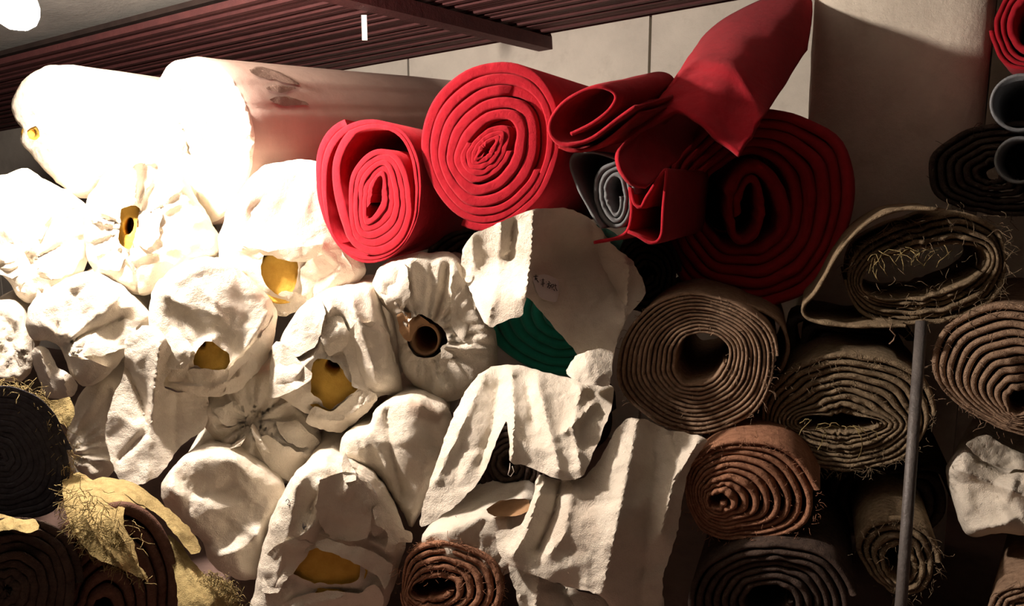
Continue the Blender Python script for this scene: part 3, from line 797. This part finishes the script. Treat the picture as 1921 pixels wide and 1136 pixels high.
for root, polys in (
    (W8, ([(640,642),(662,612),(690,602),(722,612),(738,660),(752,732),(728,742),(690,738),(662,722),(655,690)], [(600,604),(640,592),(655,622),(648,655),(618,668),(604,640)], [(530,640),(560,590),(600,560),(612,590),(590,650),(555,668)])),
    (W9, ([(830,648),(852,642),(846,672),(830,702),(824,680)], [(706,512),(740,486),(762,500),(768,560),(742,590),(715,558)], [(850,500),(876,530),(890,580),(868,640),(846,600)])),
    (W5, ([(448,462),(500,470),(560,464),(608,458),(592,484),(556,490),(500,480)], [(500,562),(540,544),(578,560),(560,582),(530,594),(506,582)], [(590,480),(640,468),(664,518),(612,575),(570,558),(564,505)])),
    (W16, ([(690,898),(706,928),(724,992),(702,1004),(680,962)], [(640,872),(650,850),(660,872),(668,900),(648,904)], [(600,900),(660,884),(700,930),(690,1008),(625,1012),(592,962)], [(500,1040),(540,1010),(590,1020),(560,1060),(520,1110),(492,1110)])),
    (W4, ([(258,502),(310,490),(336,505),(300,540),(262,550)], [(262,400),(300,390),(300,440),(275,470),(258,450)], [(180,480),(215,470),(240,480),(220,510),(185,500)])),
    (W3, ([(-10,440),(40,468),(62,502),(20,522),(-20,500)], [(70,500),(110,484),(150,486),(135,512),(95,525)], [(30,540),(70,520),(110,530),(70,560)])),
    (W7, ([(430,692),(480,640),(516,592),(512,650),(490,690),(452,732),(424,738)], [(300,640),(330,612),(360,650),(350,690),(315,690)])),
    (W6, ([(118,650),(170,628),(228,600),(262,605),(235,652),(180,668),(130,668)], [(130,668),(170,676),(205,692),(168,718),(140,702)])),
    (W14, ([(480,830),(500,815),(560,848),(596,852),(585,868),(540,900),(505,880)], [(520,790),(560,790),(600,830),(570,842),(530,822)], [(400,770),(440,752),(466,780),(430,800)]))):
    for q in polys: flap(root, q)
W17 = bag('bagged_roll', 'small crumpled white bag end at the left edge above the dark roll',
    [(-70,640),(-50,590),(0,565),(30,572),(50,600),(58,640),(60,690),(40,712),(0,715),(-50,700)],
    2.45, dome=.05, rim=35, crump=.02, cscale=40, gathers=[(20,650,8,.02,60,0,10)], single=True)
W18 = bag('bagged_roll', 'pleated white bag between the dark roll and the torn white bag',
    [(130,800),(150,740),(190,712),(228,735),(236,800),(222,870),(185,905),(145,895),(125,850)],
    2.48, dome=.04, rim=35, crump=.005, gathers=[(120,850,18,.035,110,0,10)], single=True)
W19 = bag('bagged_roll', 'crumpled white sacking at the right edge below the brown rolls',
    [(1775,888),(1790,858),(1812,846),(1850,870),(1885,885),(1925,885),(1985,900),(2000,960),(1960,1005),(1880,1000),(1818,1006),(1795,965)],
    1.98, yaw=38, L=.6, dome=.06, rim=35, crump=.002, facet=.022, fcell=48, folds=[([(1800,880),(1860,905),(1930,930)],.03,10),([(1830,1000),(1900,975)],.025,10)], single=True)
cloth('sack_scrap', [(1812,832),(1850,815),(1880,832),(1921,850),(1985,850),(1985,885),(1930,882),(1880,876),(1840,860)],
    [(1812,832,1.98),(1985,850,1.96),(1985,885,1.92),(1850,865,1.95)], mat=CREAM, crump=0.0084, cscale=35, label='torn grey-white sacking strip lying on the right edge sack', cat='sacking')

# pen marks on the big bag
def strokes(parent, segs, d, rad, mat, name='pen_mark'):
    paths = [[P(x, y, d) for x, y in smooth_open(s, 4)] for s in segs]
    V, Fc = tube_mesh(paths, rad, 5); return link_mesh(name, V, Fc, mat, parent)

# ================================================================== green roll under draped sacking
gout = [(905,600),(915,540),(945,490),(1000,450),(1070,440),(1140,470),(1180,530),(1180,600),(1150,660),(1100,700),(1055,712),(990,692),(940,660),(915,630)]
GR = thing('carpet_roll', 'green felt roll peeking out from under draped white sacking', 'carpet roll', low_point(gout, 2.36))
rolled('rolled_sheet', (1060,590), [ell(1060,590,20,20), gout], [6], 2.36, GREEN, GR, L=.6, yaw=10, fill=.97, telescope=.003)
cloth('draped_sack', [(866,512),(868,470),(884,442),(905,432),(940,415),(1000,393),(1060,390),(1095,403),(1118,420),(1150,460),(1188,492),(1212,550),(1178,592),(1155,650),(1140,720),(1100,705),(1062,695),(1085,668),(1040,615),(1012,580),(988,558),(978,592),(950,600),(918,614),(895,580),(880,540)],
    [(868,500,2.26),(900,430,2.14),(1000,393,2.07),(1090,400,2.10),(1200,520,2.22),(1150,460,2.20),(1140,715,2.12),(1065,695,2.15),(1080,665,2.17),(985,560,2.10),(920,612,2.16),(1100,560,2.21),(1000,455,2.10),(940,500,2.17),(1070,470,2.22),(1140,620,2.18)],
    folds=[([(1000,400),(998,470),(985,555)],.045,20),([(940,420),(935,520),(915,605)],.02,12),([(1110,415),(1130,500),(1175,580)],-.03,16),([(1180,500),(1172,600)],.03,12),([(885,445),(890,500)],.025,12),([(965,420),(955,480)],-.025,10)],
    crump=.007, label='white woven sack draped over the green roll, with a small paper label', cat='sack', stain_shadows=[([(900,560),(960,540),(978,570),(950,600),(910,600)],.25)])
SK = bpy.data.objects['draped_sack']
lab = cloth('paper_label', [(1000,522),(1022,514),(1048,528),(1044,566),(1012,556)], [(1000,522,.012),(1048,528,.012),(1044,566,.012),(1012,556,.012)], parent=SK, mat=PAPER, crump=.001, thick=.002, jag=.5, spacing=4, facet=.001, camp=.001)
GL = ([[(0,2),(9,1)],[(1,6),(8,5)],[(5,-2),(4,6),(0,13)],[(5,6),(10,13)]], [[(1,0),(3,2)],[(0,5),(2,7)],[(0,12),(3,9)],[(5,1),(11,1)],[(5,5),(11,5)],[(4,9),(12,8)],[(8,-2),(8,14)]],
      [[(3,0),(0,4),(4,5),(0,9)],[(0,12),(5,10)],[(8,-1),(9,2)],[(5,4),(12,3)],[(8,4),(7,9),(4,13)],[(7,7),(11,7),(10,13),(8,12)]], [[(0,1),(5,0),(4,5),(0,6),(0,1)],[(6,3),(11,2)],[(8,-1),(9,8),(12,13)],[(2,8),(1,13)],[(5,9),(7,13)]])
for (x0, y0), gl in zip(((1001,517),(1011,524),(1022,528),(1034,533)), GL):
    for a in gl: strokes(lab, [[(x0+q[0]*.95, y0+q[1]*.95) for q in a]], surf(lab, x0+5, y0+6)-.004, .0011, INK, 'handwriting')
_d16 = lambda x, y: surf(W16, x, y)-.003
strokes(W16, [[(536,940),(540,935),(543,941),(539,945),(545,948)], [(549,935),(553,939),(549,944)], [(545,948),(549,950)]], _d16(543,942), .0012, BLUEINK)
strokes(W16, [[(569,981),(568,988),(572,993),(577,990),(573,986),(570,989)]], _d16(572,988), .0012, BLUEINK)

# hanging sacking, middle
SK2 = cloth('hanging_sack', [(893,708),(918,690),(960,683),(1010,695),(1062,706),(1100,715),(1150,725),(1146,770),(1122,830),(1092,893),(1055,900),(1020,888),(985,872),(957,868),(955,830),(948,790),(915,870),(895,905),(850,952),(790,988),(795,940),(815,880),(838,810),(868,742)],
    [(893,708,2.22),(960,683,2.24),(1150,725,2.12),(1090,890,1.98),(957,868,2.02),(790,985,2.02),(850,800,2.12),(1050,790,2.06),(900,890,2.04),(950,780,2.1)],
    folds=[([(905,715),(880,770),(820,900)],.025,14),([(935,720),(925,800),(900,870)],-.03,14),([(960,700),(965,780),(960,860)],.03,12),([(1010,720),(1030,800),(1050,880)],.025,14),([(1090,730),(1075,800),(1090,880)],.025,12),([(990,730),(1000,790)],-.02,10),([(1060,810),(1110,760)],.02,8)],
    crump=.008, label='white woven sack hanging with a hemmed edge below the green roll', cat='sack')
cloth('folded_corner', [(1062,700),(1080,668),(1110,655),(1148,660),(1142,722),(1100,720),(1108,728)], [(1062,700,2.10),(1148,660,2.10),(1142,720,2.04),(1100,690,2.05)], parent=SK2, crump=.006)
V, Fc = tube_mesh([[P(957, 868, 2.005), P(956, 880, 2.0), P(953, 890, 2.0), P(958, 893, 2.0), P(964, 884, 2.0), P(961, 874, 2.0)]], .0012, 5)
link_mesh('loose_thread', V, Fc, WHITE, SK2)
SK3 = cloth('hanging_sack', [(1178,783),(1215,788),(1250,805),(1290,812),(1328,826),(1295,875),(1280,940),(1268,1010),(1245,1080),(1235,1170),(1160,1175),(1130,1118),(1050,1095),(950,1056),(930,1000),(975,985),(1000,930),(1010,890),(1050,900),(1095,895),(1125,860),(1150,815)],
    [(1178,783,2.10),(1328,826,2.06),(1290,880,2.06),(1240,1160,1.98),(1130,1115,1.94),(950,1050,1.98),(935,1000,2.0),(1010,890,2.04),(1100,1000,1.94),(1200,950,1.96)],
    folds=[([(1195,790),(1175,900),(1150,1020),(1130,1110)],.045,30),([(1232,810),(1222,950),(1200,1140)],-.03,26),([(1310,830),(1265,900),(1240,1000)],.03,13),([(1020,900),(990,990),(965,1040)],.03,11),([(1050,905),(1040,960),(1010,1030)],-.035,10),([(1075,910),(1060,1000),(1030,1040)],.02,14),([(1260,815),(1270,850)],-.02,10)],
    crump=0.0060, stain_shadows=[([(1020,960),(1110,930),(1130,1000),(1090,1050),(1040,1030)],.25)], label='long white woven sack hanging to the floor beside the reddish brown roll', cat='sack')
cloth('sack_hem', [(955,1058),(1000,1075),(1060,1098),(1130,1120),(1165,1140),(1240,1110),(1225,1200),(1000,1200),(975,1136)],
    [(955,1058,2.01),(1130,1120,1.99),(1240,1110,2.0),(1225,1200,1.94),(975,1190,1.96)], parent=SK3, crump=.008, folds=[([(1010,1085),(1000,1190)],.02,12),([(1060,1100),(1100,1190)],-.02,14)])
# torn bag lying behind the bottom brown roll
SK4 = bag('bagged_roll', 'dusty white bag with orange cardboard, behind the bottom brown roll',
    [(790,1010),(840,985),(895,968),(945,962),(990,950),(1010,975),(995,1020),(960,1070),(900,1090),(830,1060)],
    2.14, L=.7, dome=.05, rim=35, crump=0.0096, cscale=40)
cloth('cardboard_scrap', [(912,955),(935,940),(965,934),(992,938),(990,958),(960,968),(925,966)], [(912,955,.03),(992,938,.03),(960,968,.05)], mat=CARD, parent=SK4, crump=.002, camp=.002, spacing=4, thick=.006)
# shaded roll end seen through the gap
gp = [(880,880),(900,820),(950,790),(1010,800),(1030,860),(1020,930),(970,960),(910,940)]
DK = thing('carpet_roll', 'dark brown roll in deep shade behind the hanging sack', 'carpet roll', low_point(gp, 2.35))
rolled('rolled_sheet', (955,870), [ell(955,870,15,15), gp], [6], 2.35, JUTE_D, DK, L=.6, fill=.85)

# ================================================================== red felt rolls
r1 = [(596,340),(600,285),(622,245),(660,224),(705,221),(745,235),(775,265),(790,315),(790,375),(778,425),(755,462),(720,488),(680,492),(645,472),(618,435),(602,390)]
R1 = thing('carpet_roll', 'smaller red felt roll with a dark hollow, beside the white bags', 'carpet roll', low_point(r1, 2.25), 'red felt rolls')
rolled('rolled_sheet', (706,365), [[(690,405),(694,370),(705,338),(716,328),(718,345),(712,375),(700,400)],
    [(655,440),(652,350),(668,305),(700,280),(738,285),(762,320),(770,390),(757,440),(725,468),(690,470)],
    [(622,430),(617,330),(634,275),(665,245),(705,237),(746,250),(772,290),(781,360),(772,422),(745,464),(700,481),(655,470)], r1],
    [5, .35, 2], 2.25, RED, R1, L=.7, yaw=12, tilt=(27, 0), fill=1.0, telescope=.0022, start=2.2, wob=.5, bev=.06)
r2 = [(785,265),(795,215),(820,170),(860,135),(910,117),(960,115),(1005,135),(1035,175),(1048,225),(1046,285),(1028,340),(995,385),(950,415),(905,427),(860,412),(820,375),(797,325)]
R2 = thing('carpet_roll', 'largest bright red felt roll at the top centre of the stack', 'carpet roll', low_point(r2, 2.12), 'red felt rolls')
def r2f(u, a): return (-.03 if .36 < u < .41 else 0)+(-.012 if .72 < u < .75 else 0)+.012*(1-u)
rolled('rolled_sheet', (915,280), [[(897,297),(905,284),(925,266),(933,262),(930,270),(912,289),(900,299)],
    [(862,300),(880,262),(915,232),(955,225),(968,250),(955,295),(925,325),(890,335)],
    [(826,285),(845,225),(895,180),(955,168),(1000,190),(1018,240),(1012,300),(985,350),(935,385),(880,385),(842,345)], r2],
    [4, 2.5, 2.5], 2.12, RED, R2, L=.9, tilt=(15, 0), fill=1.0, telescope=.002, tele_f=r2f, start=2.0, wob=.5, bev=.045)
R3p = [(1070,252),(1110,232),(1142,207),(1153,182),(1138,166),(1108,165),(1060,190),(1035,220),(1030,248),(1045,268),(1072,272),(1112,258),(1160,222),(1192,200)]
R3 = thing('folded_carpet', 'folded red felt sheet with an open loop, right of the largest red roll', 'carpet', low_point(R3p, 1.98), 'red felt pieces')
sheet('folded_sheet', R3p, 1.98, .011, RED, R3, yaw=38, pitch=12, L=.34, tilt=(14, 6))
sheet('under_layer', [(1046,275),(1075,283),(1120,275),(1165,243),(1200,212)], 2.0, .010, DKRED, R3, yaw=38, pitch=10, L=.3, tilt=(14, 6))
R4 = loft('draped_carpet', [
    [(1212,352,1.99),(1175,340,1.97),(1157,305,1.97),(1168,274,1.99),(1215,241,2.03),(1270,211,2.06),(1310,228,2.01),(1345,262,1.99),(1388,293,1.97)],
    [(1270,300,2.15),(1240,270,2.13),(1225,230,2.11),(1240,190,2.13),(1268,150,2.17),(1312,118,2.21),(1370,130,2.13),(1410,180,2.07),(1428,225,1.99)],
    [(1330,230,2.74),(1318,200,2.74),(1312,160,2.74),(1311,118,2.74),(1315,76,2.76),(1375,28,2.80),(1450,-6,2.80),(1518,-4,2.74),(1512,95,2.60)]],
    .012, RED, rows_n=36, wob=.006, origin=P(1290, 300, 2.2))
tag(R4, 'long red felt sheet folded over the big dark red roll, rising to the ceiling', 'carpet', 'red felt pieces')
r5 = [(1243,400),(1245,330),(1265,290),(1300,250),(1350,215),(1420,200),(1490,205),(1550,230),(1590,270),(1608,330),(1600,400),(1575,470),(1530,530),(1470,565),(1400,572),(1330,555),(1280,520),(1250,470)]
R5 = thing('carpet_roll', 'big dark red felt roll with loose layers, in shade under the folded sheet', 'carpet roll', low_point(r5, 2.34), 'red felt rolls')
def r5f(u, a): return -.05*math.exp(-((u-.30)/.12)**2)
rolled('rolled_sheet', (1403,392), [ell(1403,392,16,50,8), ell(1403,392,34,68,8), [(1320,395),(1335,340),(1380,305),(1430,300),(1470,330),(1482,390),(1470,440),(1430,470),(1370,470),(1335,440)], r5],
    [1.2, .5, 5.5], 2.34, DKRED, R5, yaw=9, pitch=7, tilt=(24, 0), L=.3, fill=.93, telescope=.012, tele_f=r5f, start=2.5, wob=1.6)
R6 = thing('folded_carpet', 'crumpled narrow red felt strip between the grey felt and the big roll', 'carpet', low_point([(1113,455),(1240,320),(1240,455)], 2.04), 'red felt pieces')
sheet('folded_sheet', [(1113,455),(1150,448),(1175,434),(1184,400),(1181,352),(1190,382),(1203,388),(1214,366),(1248,318),(1244,380),(1240,440),(1222,456),(1196,442),(1178,434)], 2.04, .009, RED, R6, L=.5)
g1 = [(1150,305),(1172,300),(1187,340),(1186,400),(1170,428),(1140,430),(1120,400),(1112,350),(1125,315)]
G1 = thing('carpet_roll', 'small grey felt roll wedged under the red sheets', 'carpet roll', low_point(g1, 2.08))
rolled('rolled_sheet', (1150,368), [[(1150,335),(1162,345),(1164,385),(1154,402),(1143,380),(1142,350)], g1], [3], 2.08, GREY, G1, L=.6, fill=.75, wob=.6, telescope=.003)
sheet('loose_end', [(1160,300),(1125,288),(1098,284),(1076,290),(1070,312),(1084,350),(1108,398),(1128,428)], 2.08, .007, GREY, G1, L=.5)
r7 = [(1858,40),(1868,15),(1890,-20),(1940,-40),(2000,-10),(2010,60),(1980,120),(1925,132),(1885,118),(1866,85)]
R7 = thing('carpet_roll', 'red felt roll cut off by the top right corner', 'carpet roll', low_point(r7, 2.1), 'red felt rolls')
rolled('rolled_sheet', (1935,50), [ell(1935,50,30,40), ell(1935,50,48,62), r7], [1, 2.5], 2.1, RED, R7, L=.5, fill=.8, yaw=38)

# ================================================================== brown jute rolls
JG = 'brown jute rolls'
def jute(label, outline, c, core, turns, d, mat, L=.65, fill=.72, tele=.008, yaw=22, pitch=0, fuzz=70, tele_f=None, N=72, wob=1.4, start=0., direc=1, flen=.03, tilt=None, bev=.35, group=JG, name='jute_roll'):
    root = thing(name, label, 'carpet roll', low_point(outline, d, yaw, pitch), group)
    rolled('rolled_sheet', c, [core, outline], [turns], d, mat, root, yaw=yaw, pitch=pitch, L=L, fill=fill, telescope=tele, tele_f=tele_f, N=N, wob=wob, start=start, direc=direc, tilt=tilt, bev=bev)
    if fuzz:
        mid = [(c[0]+(x-c[0])*.97, c[1]+(y-c[1])*.97) for x, y in outline]; md = np.array(mid); n_ax = axis_of(yaw, pitch)
        dp = plane_depth(md[:, 0], md[:, 1], P(c[0], c[1], d), n_ax)
        threads(root, [(x, y, q) for (x, y), q in zip(mid, dp)], d, fuzz, flen, mat, spread=8)
        mid = [(c[0]+(x-c[0])*.6, c[1]+(y-c[1])*.6) for x, y in outline]; md = np.array(mid)
        dp = plane_depth(md[:, 0], md[:, 1], P(c[0], c[1], d), n_ax)
        threads(root, [(x, y, q) for (x, y), q in zip(mid, dp)], d, fuzz, flen*.7, mat, spread=50)
    return root
b1 = [(1155,690),(1165,640),(1190,600),(1235,565),(1290,550),(1350,560),(1400,580),(1440,610),(1458,660),(1450,720),(1425,770),(1380,800),(1310,818),(1240,800),(1190,765),(1160,725)]
B1 = jute('brown jute roll with neat rings and a dark open centre, under the big red roll', b1, (1318,680), [(1268,690),(1274,650),(1300,628),(1340,632),(1362,655),(1356,690),(1335,712),(1300,722),(1278,712)], 12, 2.13, JUTE, fuzz=90, yaw=18, tele=.004, wob=.9)
sheet('loose_end', [(1400,572),(1440,588),(1468,612),(1479,650),(1472,680),(1462,698)], 2.13, .010, JUTE, B1, L=.5, yaw=18)
b2 = [(1585,530),(1590,480),(1620,450),(1680,425),(1740,402),(1820,398),(1880,430),(1892,500),(1870,560),(1800,597),(1700,606),(1620,590)]
B2 = jute('ragged brown jute roll with a loose outer flap and hollow centre, on the right', b2, (1740,510), [(1622,540),(1640,495),(1700,478),(1770,468),(1840,468),(1852,500),(1800,535),(1700,560)], 5.5, 1.97, JUTE_G, L=.36, fuzz=130, tele=.022, wob=2.2, flen=.045)
sheet('loose_flap', [(1760,392),(1700,392),(1650,405),(1605,438),(1570,480),(1545,525),(1528,552),(1508,572),(1508,590),(1528,603),(1580,611),(1640,612),(1700,611)], 1.96, .009, JUTE_G, B2, L=.36, yaw=22, wav=.01)
threads(B2, [(1640,480,1.94),(1720,470,1.93),(1780,470,1.92)], 1.93, 22, .06, STRAW, rad=.0012, droop=1.6, name='hanging_strands')
V, Fc = tube_mesh([[P(1673, 606, 1.95), P(1670, 618, 1.95), P(1680, 628, 1.95), P(1676, 638, 1.95), P(1668, 645, 1.95)]], .002, 5); link_mesh('loose_strand', V, Fc, JUTE, B2)
b3 = [(1428,780),(1435,740),(1465,705),(1510,680),(1580,668),(1660,675),(1720,700),(1745,740),(1748,800),(1715,850),(1650,880),(1560,885),(1480,860),(1440,830)]
B3 = jute('flattened olive brown jute roll with a slit centre, behind the pole', b3, (1572,795), [(1495,790),(1520,780),(1580,785),(1640,790),(1650,803),(1600,812),(1540,806),(1505,802)], 9, 2.08, JUTE_G, L=.38, fuzz=170, tele=.008, flen=.03, wob=2)
threads(B3, [(1520,785,2.06),(1540,800,2.06),(1620,800,2.06)], 2.06, 14, .07, STRAW, rad=.0015, droop=1.2, name='hanging_strands')
b4 = [(1745,690),(1750,650),(1775,610),(1830,580),(1900,570),(1980,590),(2040,650),(2055,720),(2010,795),(1940,818),(1870,802),(1800,762),(1760,725)]
B4 = jute('tan jute roll with wide rings cut by the right edge', b4, (1912,755), ell(1912,755,20,20), 10, 1.88, JUTE, yaw=36, fuzz=60, tele=.006, tele_f=lambda u, a: .02*(1-u))
b5 = [(1285,920),(1290,880),(1320,845),(1370,828),(1430,828),(1480,850),(1520,890),(1540,940),(1520,990),(1460,1012),(1380,1016),(1320,998),(1295,960)]
B5 = jute('reddish brown jute roll with a bulging fuzzy end beside the long hanging sack', b5, (1345,935), ell(1345,935,14,12), 9, 2.06, JUTE_R, fuzz=130, fill=.85, tele=.006, tele_f=lambda u, a: .03*(1-u)**2, flen=.02)
b6 = [(750,1080),(755,1045),(780,1020),(820,1010),(870,1015),(920,1040),(945,1080),(942,1130),(900,1175),(840,1190),(780,1178),(755,1135)]
B6 = jute('reddish brown jute roll with an open mouth at the bottom centre', b6, (805,1108), [(770,1112),(780,1095),(810,1090),(840,1096),(845,1112),(825,1122),(790,1124)], 5.5, 2.08, JUTE_R, pitch=-18, L=.4, yaw=0, fuzz=150, fill=.75, tele=.010, flen=.025)
b7 = [(1605,1030),(1620,990),(1660,972),(1710,980),(1752,1015),(1762,1065),(1735,1112),(1692,1122),(1650,1100),(1620,1065)]
B7 = jute('small brown jute roll with a curled centre low down behind the pole', b7, (1682,1062), ell(1682,1062,20,27), 4, 1.98, JUTE_G, fuzz=60, fill=.7, tele=.01)
b8 = [(1290,1130),(1310,1070),(1370,1030),(1440,1022),(1510,1030),(1570,1060),(1600,1120),(1590,1190),(1500,1240),(1400,1245),(1310,1200)]
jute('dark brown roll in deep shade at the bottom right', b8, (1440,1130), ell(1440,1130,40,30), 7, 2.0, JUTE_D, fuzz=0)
b9 = [(1850,1150),(1870,1110),(1915,1095),(1970,1100),(2000,1150),(1980,1210),(1900,1220),(1860,1190)]
jute('brown jute roll barely showing in the bottom right corner', b9, (1925,1155), ell(1925,1155,15,12), 5, 1.85, JUTE, fuzz=20, yaw=38)
b10 = [(1738,330),(1750,285),(1790,255),(1850,235),(1930,230),(1990,270),(2000,340),(1960,400),(1880,410),(1800,395),(1755,370)]
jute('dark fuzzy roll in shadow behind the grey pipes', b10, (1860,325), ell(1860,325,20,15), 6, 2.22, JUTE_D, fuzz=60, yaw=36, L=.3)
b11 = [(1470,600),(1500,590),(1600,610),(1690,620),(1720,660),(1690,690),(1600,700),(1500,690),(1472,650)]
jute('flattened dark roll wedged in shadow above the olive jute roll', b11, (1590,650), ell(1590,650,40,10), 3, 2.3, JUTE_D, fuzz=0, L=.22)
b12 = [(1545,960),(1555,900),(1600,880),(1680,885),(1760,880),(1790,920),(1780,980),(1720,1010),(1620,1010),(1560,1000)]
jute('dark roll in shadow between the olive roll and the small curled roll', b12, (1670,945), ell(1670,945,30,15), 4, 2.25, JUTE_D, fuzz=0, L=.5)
for lb, c, rx, ry, d in (('upper dark grey pipe end at the right edge', (1915,192), 60, 55, 2.05), ('lower dark grey pipe end at the right edge', (1912,300), 48, 45, 2.02)):
    o = ring_end('pipe', c, ell(c[0], c[1], rx, ry, -15), ell(c[0], c[1], rx-7, ry-7, -15), d, PVC, None, yaw=38, L=.4)
    loc = low_point(ell(c[0], c[1], rx, ry), d, 38)
    me = o.data; me.transform(__import__('mathutils').Matrix.Translation(-Vector(loc))); o.location = loc
    tag(o, lb, 'pipe')
b13 = [(1150,520),(1160,470),(1200,440),(1250,450),(1275,500),(1265,560),(1215,590),(1165,570)]  # added filler roll, covers the lit wall so this gap stays black
jute('added dark roll blackening the gap below the narrow red strip', b13, (1212,515), ell(1212,515,12,12), 5, 2.45, JUTE_D, fuzz=0, L=.6, yaw=10)
b15 = ell(1388,392,112,112)  # added backing roll, hides the lit wall so the hollow reads dark
jute('added black-brown roll darkening the hollow of the big dark red roll', b15, (1388,392), ell(1388,392,4,4), 9, 2.72, JUTE_D, fuzz=0, L=.3, yaw=10, fill=1.0)
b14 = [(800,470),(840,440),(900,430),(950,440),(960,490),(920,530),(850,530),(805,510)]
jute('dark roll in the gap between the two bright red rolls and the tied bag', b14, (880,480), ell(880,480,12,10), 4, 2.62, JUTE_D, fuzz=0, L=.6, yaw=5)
# pole
p0, p1 = P(1728, 612, 1.86), P(1690, 1136, 1.80); dr = (p1-p0); bot = p0+dr*((p0[2]-0.0)/(p0[2]-p1[2])); top = p0-dr*.02
V, Fc = tube_mesh([[top, top*.5+bot*.5, bot]], .0135, 20)
tag(link_mesh('pole', V, Fc, STEEL, None, bot), 'thin steel pole leaning upright in front of the brown rolls', 'pole')

# ================================================================== left foreground
d2 = [(-130,850),(-100,765),(-40,730),(20,727),(70,748),(110,798),(132,860),(131,920),(107,960),(60,976),(0,980),(-80,960)]
D2 = jute('charcoal carpet roll with straw fuzz at the left edge', d2, (-5,855), ell(-5,855,3,3), 12, 1.86, CHAR, fuzz=0, fill=1.0, tele=.0015, yaw=-40, pitch=-14, tilt=(-8, 0), bev=.06, name='carpet_roll', L=.45)
n27 = axis_of(-8); ed = [(20,728),(70,748),(108,795),(131,860),(131,915),(118,945)]; md = np.array(ed, float)
dp = plane_depth(md[:, 0], md[:, 1], P(-5, 855, 1.86), n27)
threads(D2, [(x, y, q+.03) for (x, y), q in zip(ed, dp)], 1.9, 240, .04, STRAW, rad=.0007, spread=14, name='straw_fuzz')
threads(D2, [(-20,728,1.95),(40,733,1.93),(90,765,1.91)], 1.9, 200, .04, STRAW, rad=.0008, spread=10, name='straw_fuzz')
cloth('backing_edge', [(-30,722),(40,732),(100,750),(130,745),(140,770),(128,800),(108,790),(70,745),(20,728),(-30,728)], [(-30,725,1.97),(130,750,1.90),(130,800,1.88),(60,740,1.92)], mat=STRAW, parent=D2, crump=.006)
m1 = [(60,1200),(95,1070),(135,1000),(190,955),(240,945),(290,975),(320,1035),(328,1100),(310,1180),(240,1240),(130,1250)]
M1 = jute('brown striped mat roll half covered by straw burlap, bottom left', m1, (190,1150), ell(190,1150,16,20), 6, 1.82, MATB, fuzz=0, fill=.85, L=.45, name='mat_roll', yaw=-36, pitch=-20, tilt=(-8, 0))
cloth('burlap_cover', [(118,905),(148,886),(175,900),(215,905),(250,928),(282,945),(262,958),(236,950),(232,985),(250,1015),(262,1060),(280,1090),(235,1070),(180,1046),(148,1014),(125,965)],
    [(118,905,1.88),(175,895,1.93),(280,945,1.88),(236,955,1.80),(250,1015,1.74),(280,1088,1.72),(150,1010,1.70),(125,960,1.76),(190,980,1.72)],
    folds=[([(150,895),(200,960),(270,1080)],.014,7),([(138,915),(175,1000),(230,1060)],.014,6),([(190,905),(225,970),(250,1030)],-.014,6)], mat=STRAW, parent=M1, crump=.002, creases=26, camp=.008, cdir=55)
cloth('burlap_cover', [(165,902),(200,895),(245,902),(295,936),(350,985),(378,1028),(360,1040),(335,1010),(300,968),(262,945),(220,918)],
    [(165,902,1.96),(378,1028,1.86),(290,940,1.92),(300,975,1.83),(245,925,1.88)], folds=[([(200,900),(280,942),(350,1005)],.02,8)], mat=STRAW, parent=M1, crump=.002, creases=14, camp=.007, cdir=42)
threads(M1, [(150,930,1.72),(190,985,1.71),(230,1030,1.71)], 1.72, 180, .05, STRAW, spread=40)
threads(M1, [(120,905,1.78),(150,1010,1.71),(230,1065,1.72),(278,1088,1.73)], 1.75, 160, .03, STRAW, spread=8)
BR = cloth('burlap_roll', [(312,1005),(335,1015),(360,1050),(390,1082),(425,1090),(443,1120),(446,1160),(440,1200),(345,1200),(330,1090)],
    [(312,1005,1.88),(390,1082,1.84),(446,1150,1.86),(340,1100,1.80),(400,1130,1.78),(400,1200,1.78)], mat=STRAW, thick=.03, crump=.006, cscale=35,
    folds=[([(320,1015),(370,1090),(400,1180)],.03,18)], label='straw coloured burlap bundle with a frayed end at the bottom left', cat='burlap')
threads(BR, [(390,1080,1.8),(425,1092,1.8),(443,1125,1.82)], 1.8, 200, .025, STRAW, spread=12)
m2 = [(-120,1130),(-100,1040),(-40,985),(30,975),(90,985),(135,1030),(150,1100),(130,1180),(60,1230),(-40,1230)]
M2 = jute('dark brown roll in shade at the bottom left corner', m2, (10,1105), ell(10,1105,3,3), 8, 1.74, JUTE_D, fuzz=0, L=.35, name='carpet_roll', fill=.96, yaw=-40, pitch=-22, tilt=(-8, 0), bev=.1)
cloth('straw_scrap', [(-30,970),(0,963),(35,972),(68,975),(72,992),(50,1000),(20,992),(-30,1000)], [(-30,970,1.74),(72,985,1.70),(20,992,1.69)], mat=STRAW, parent=M2, crump=.01, cscale=20, spacing=4)

for o in list(bpy.data.objects):
    if '_o' in o: del o['_o']
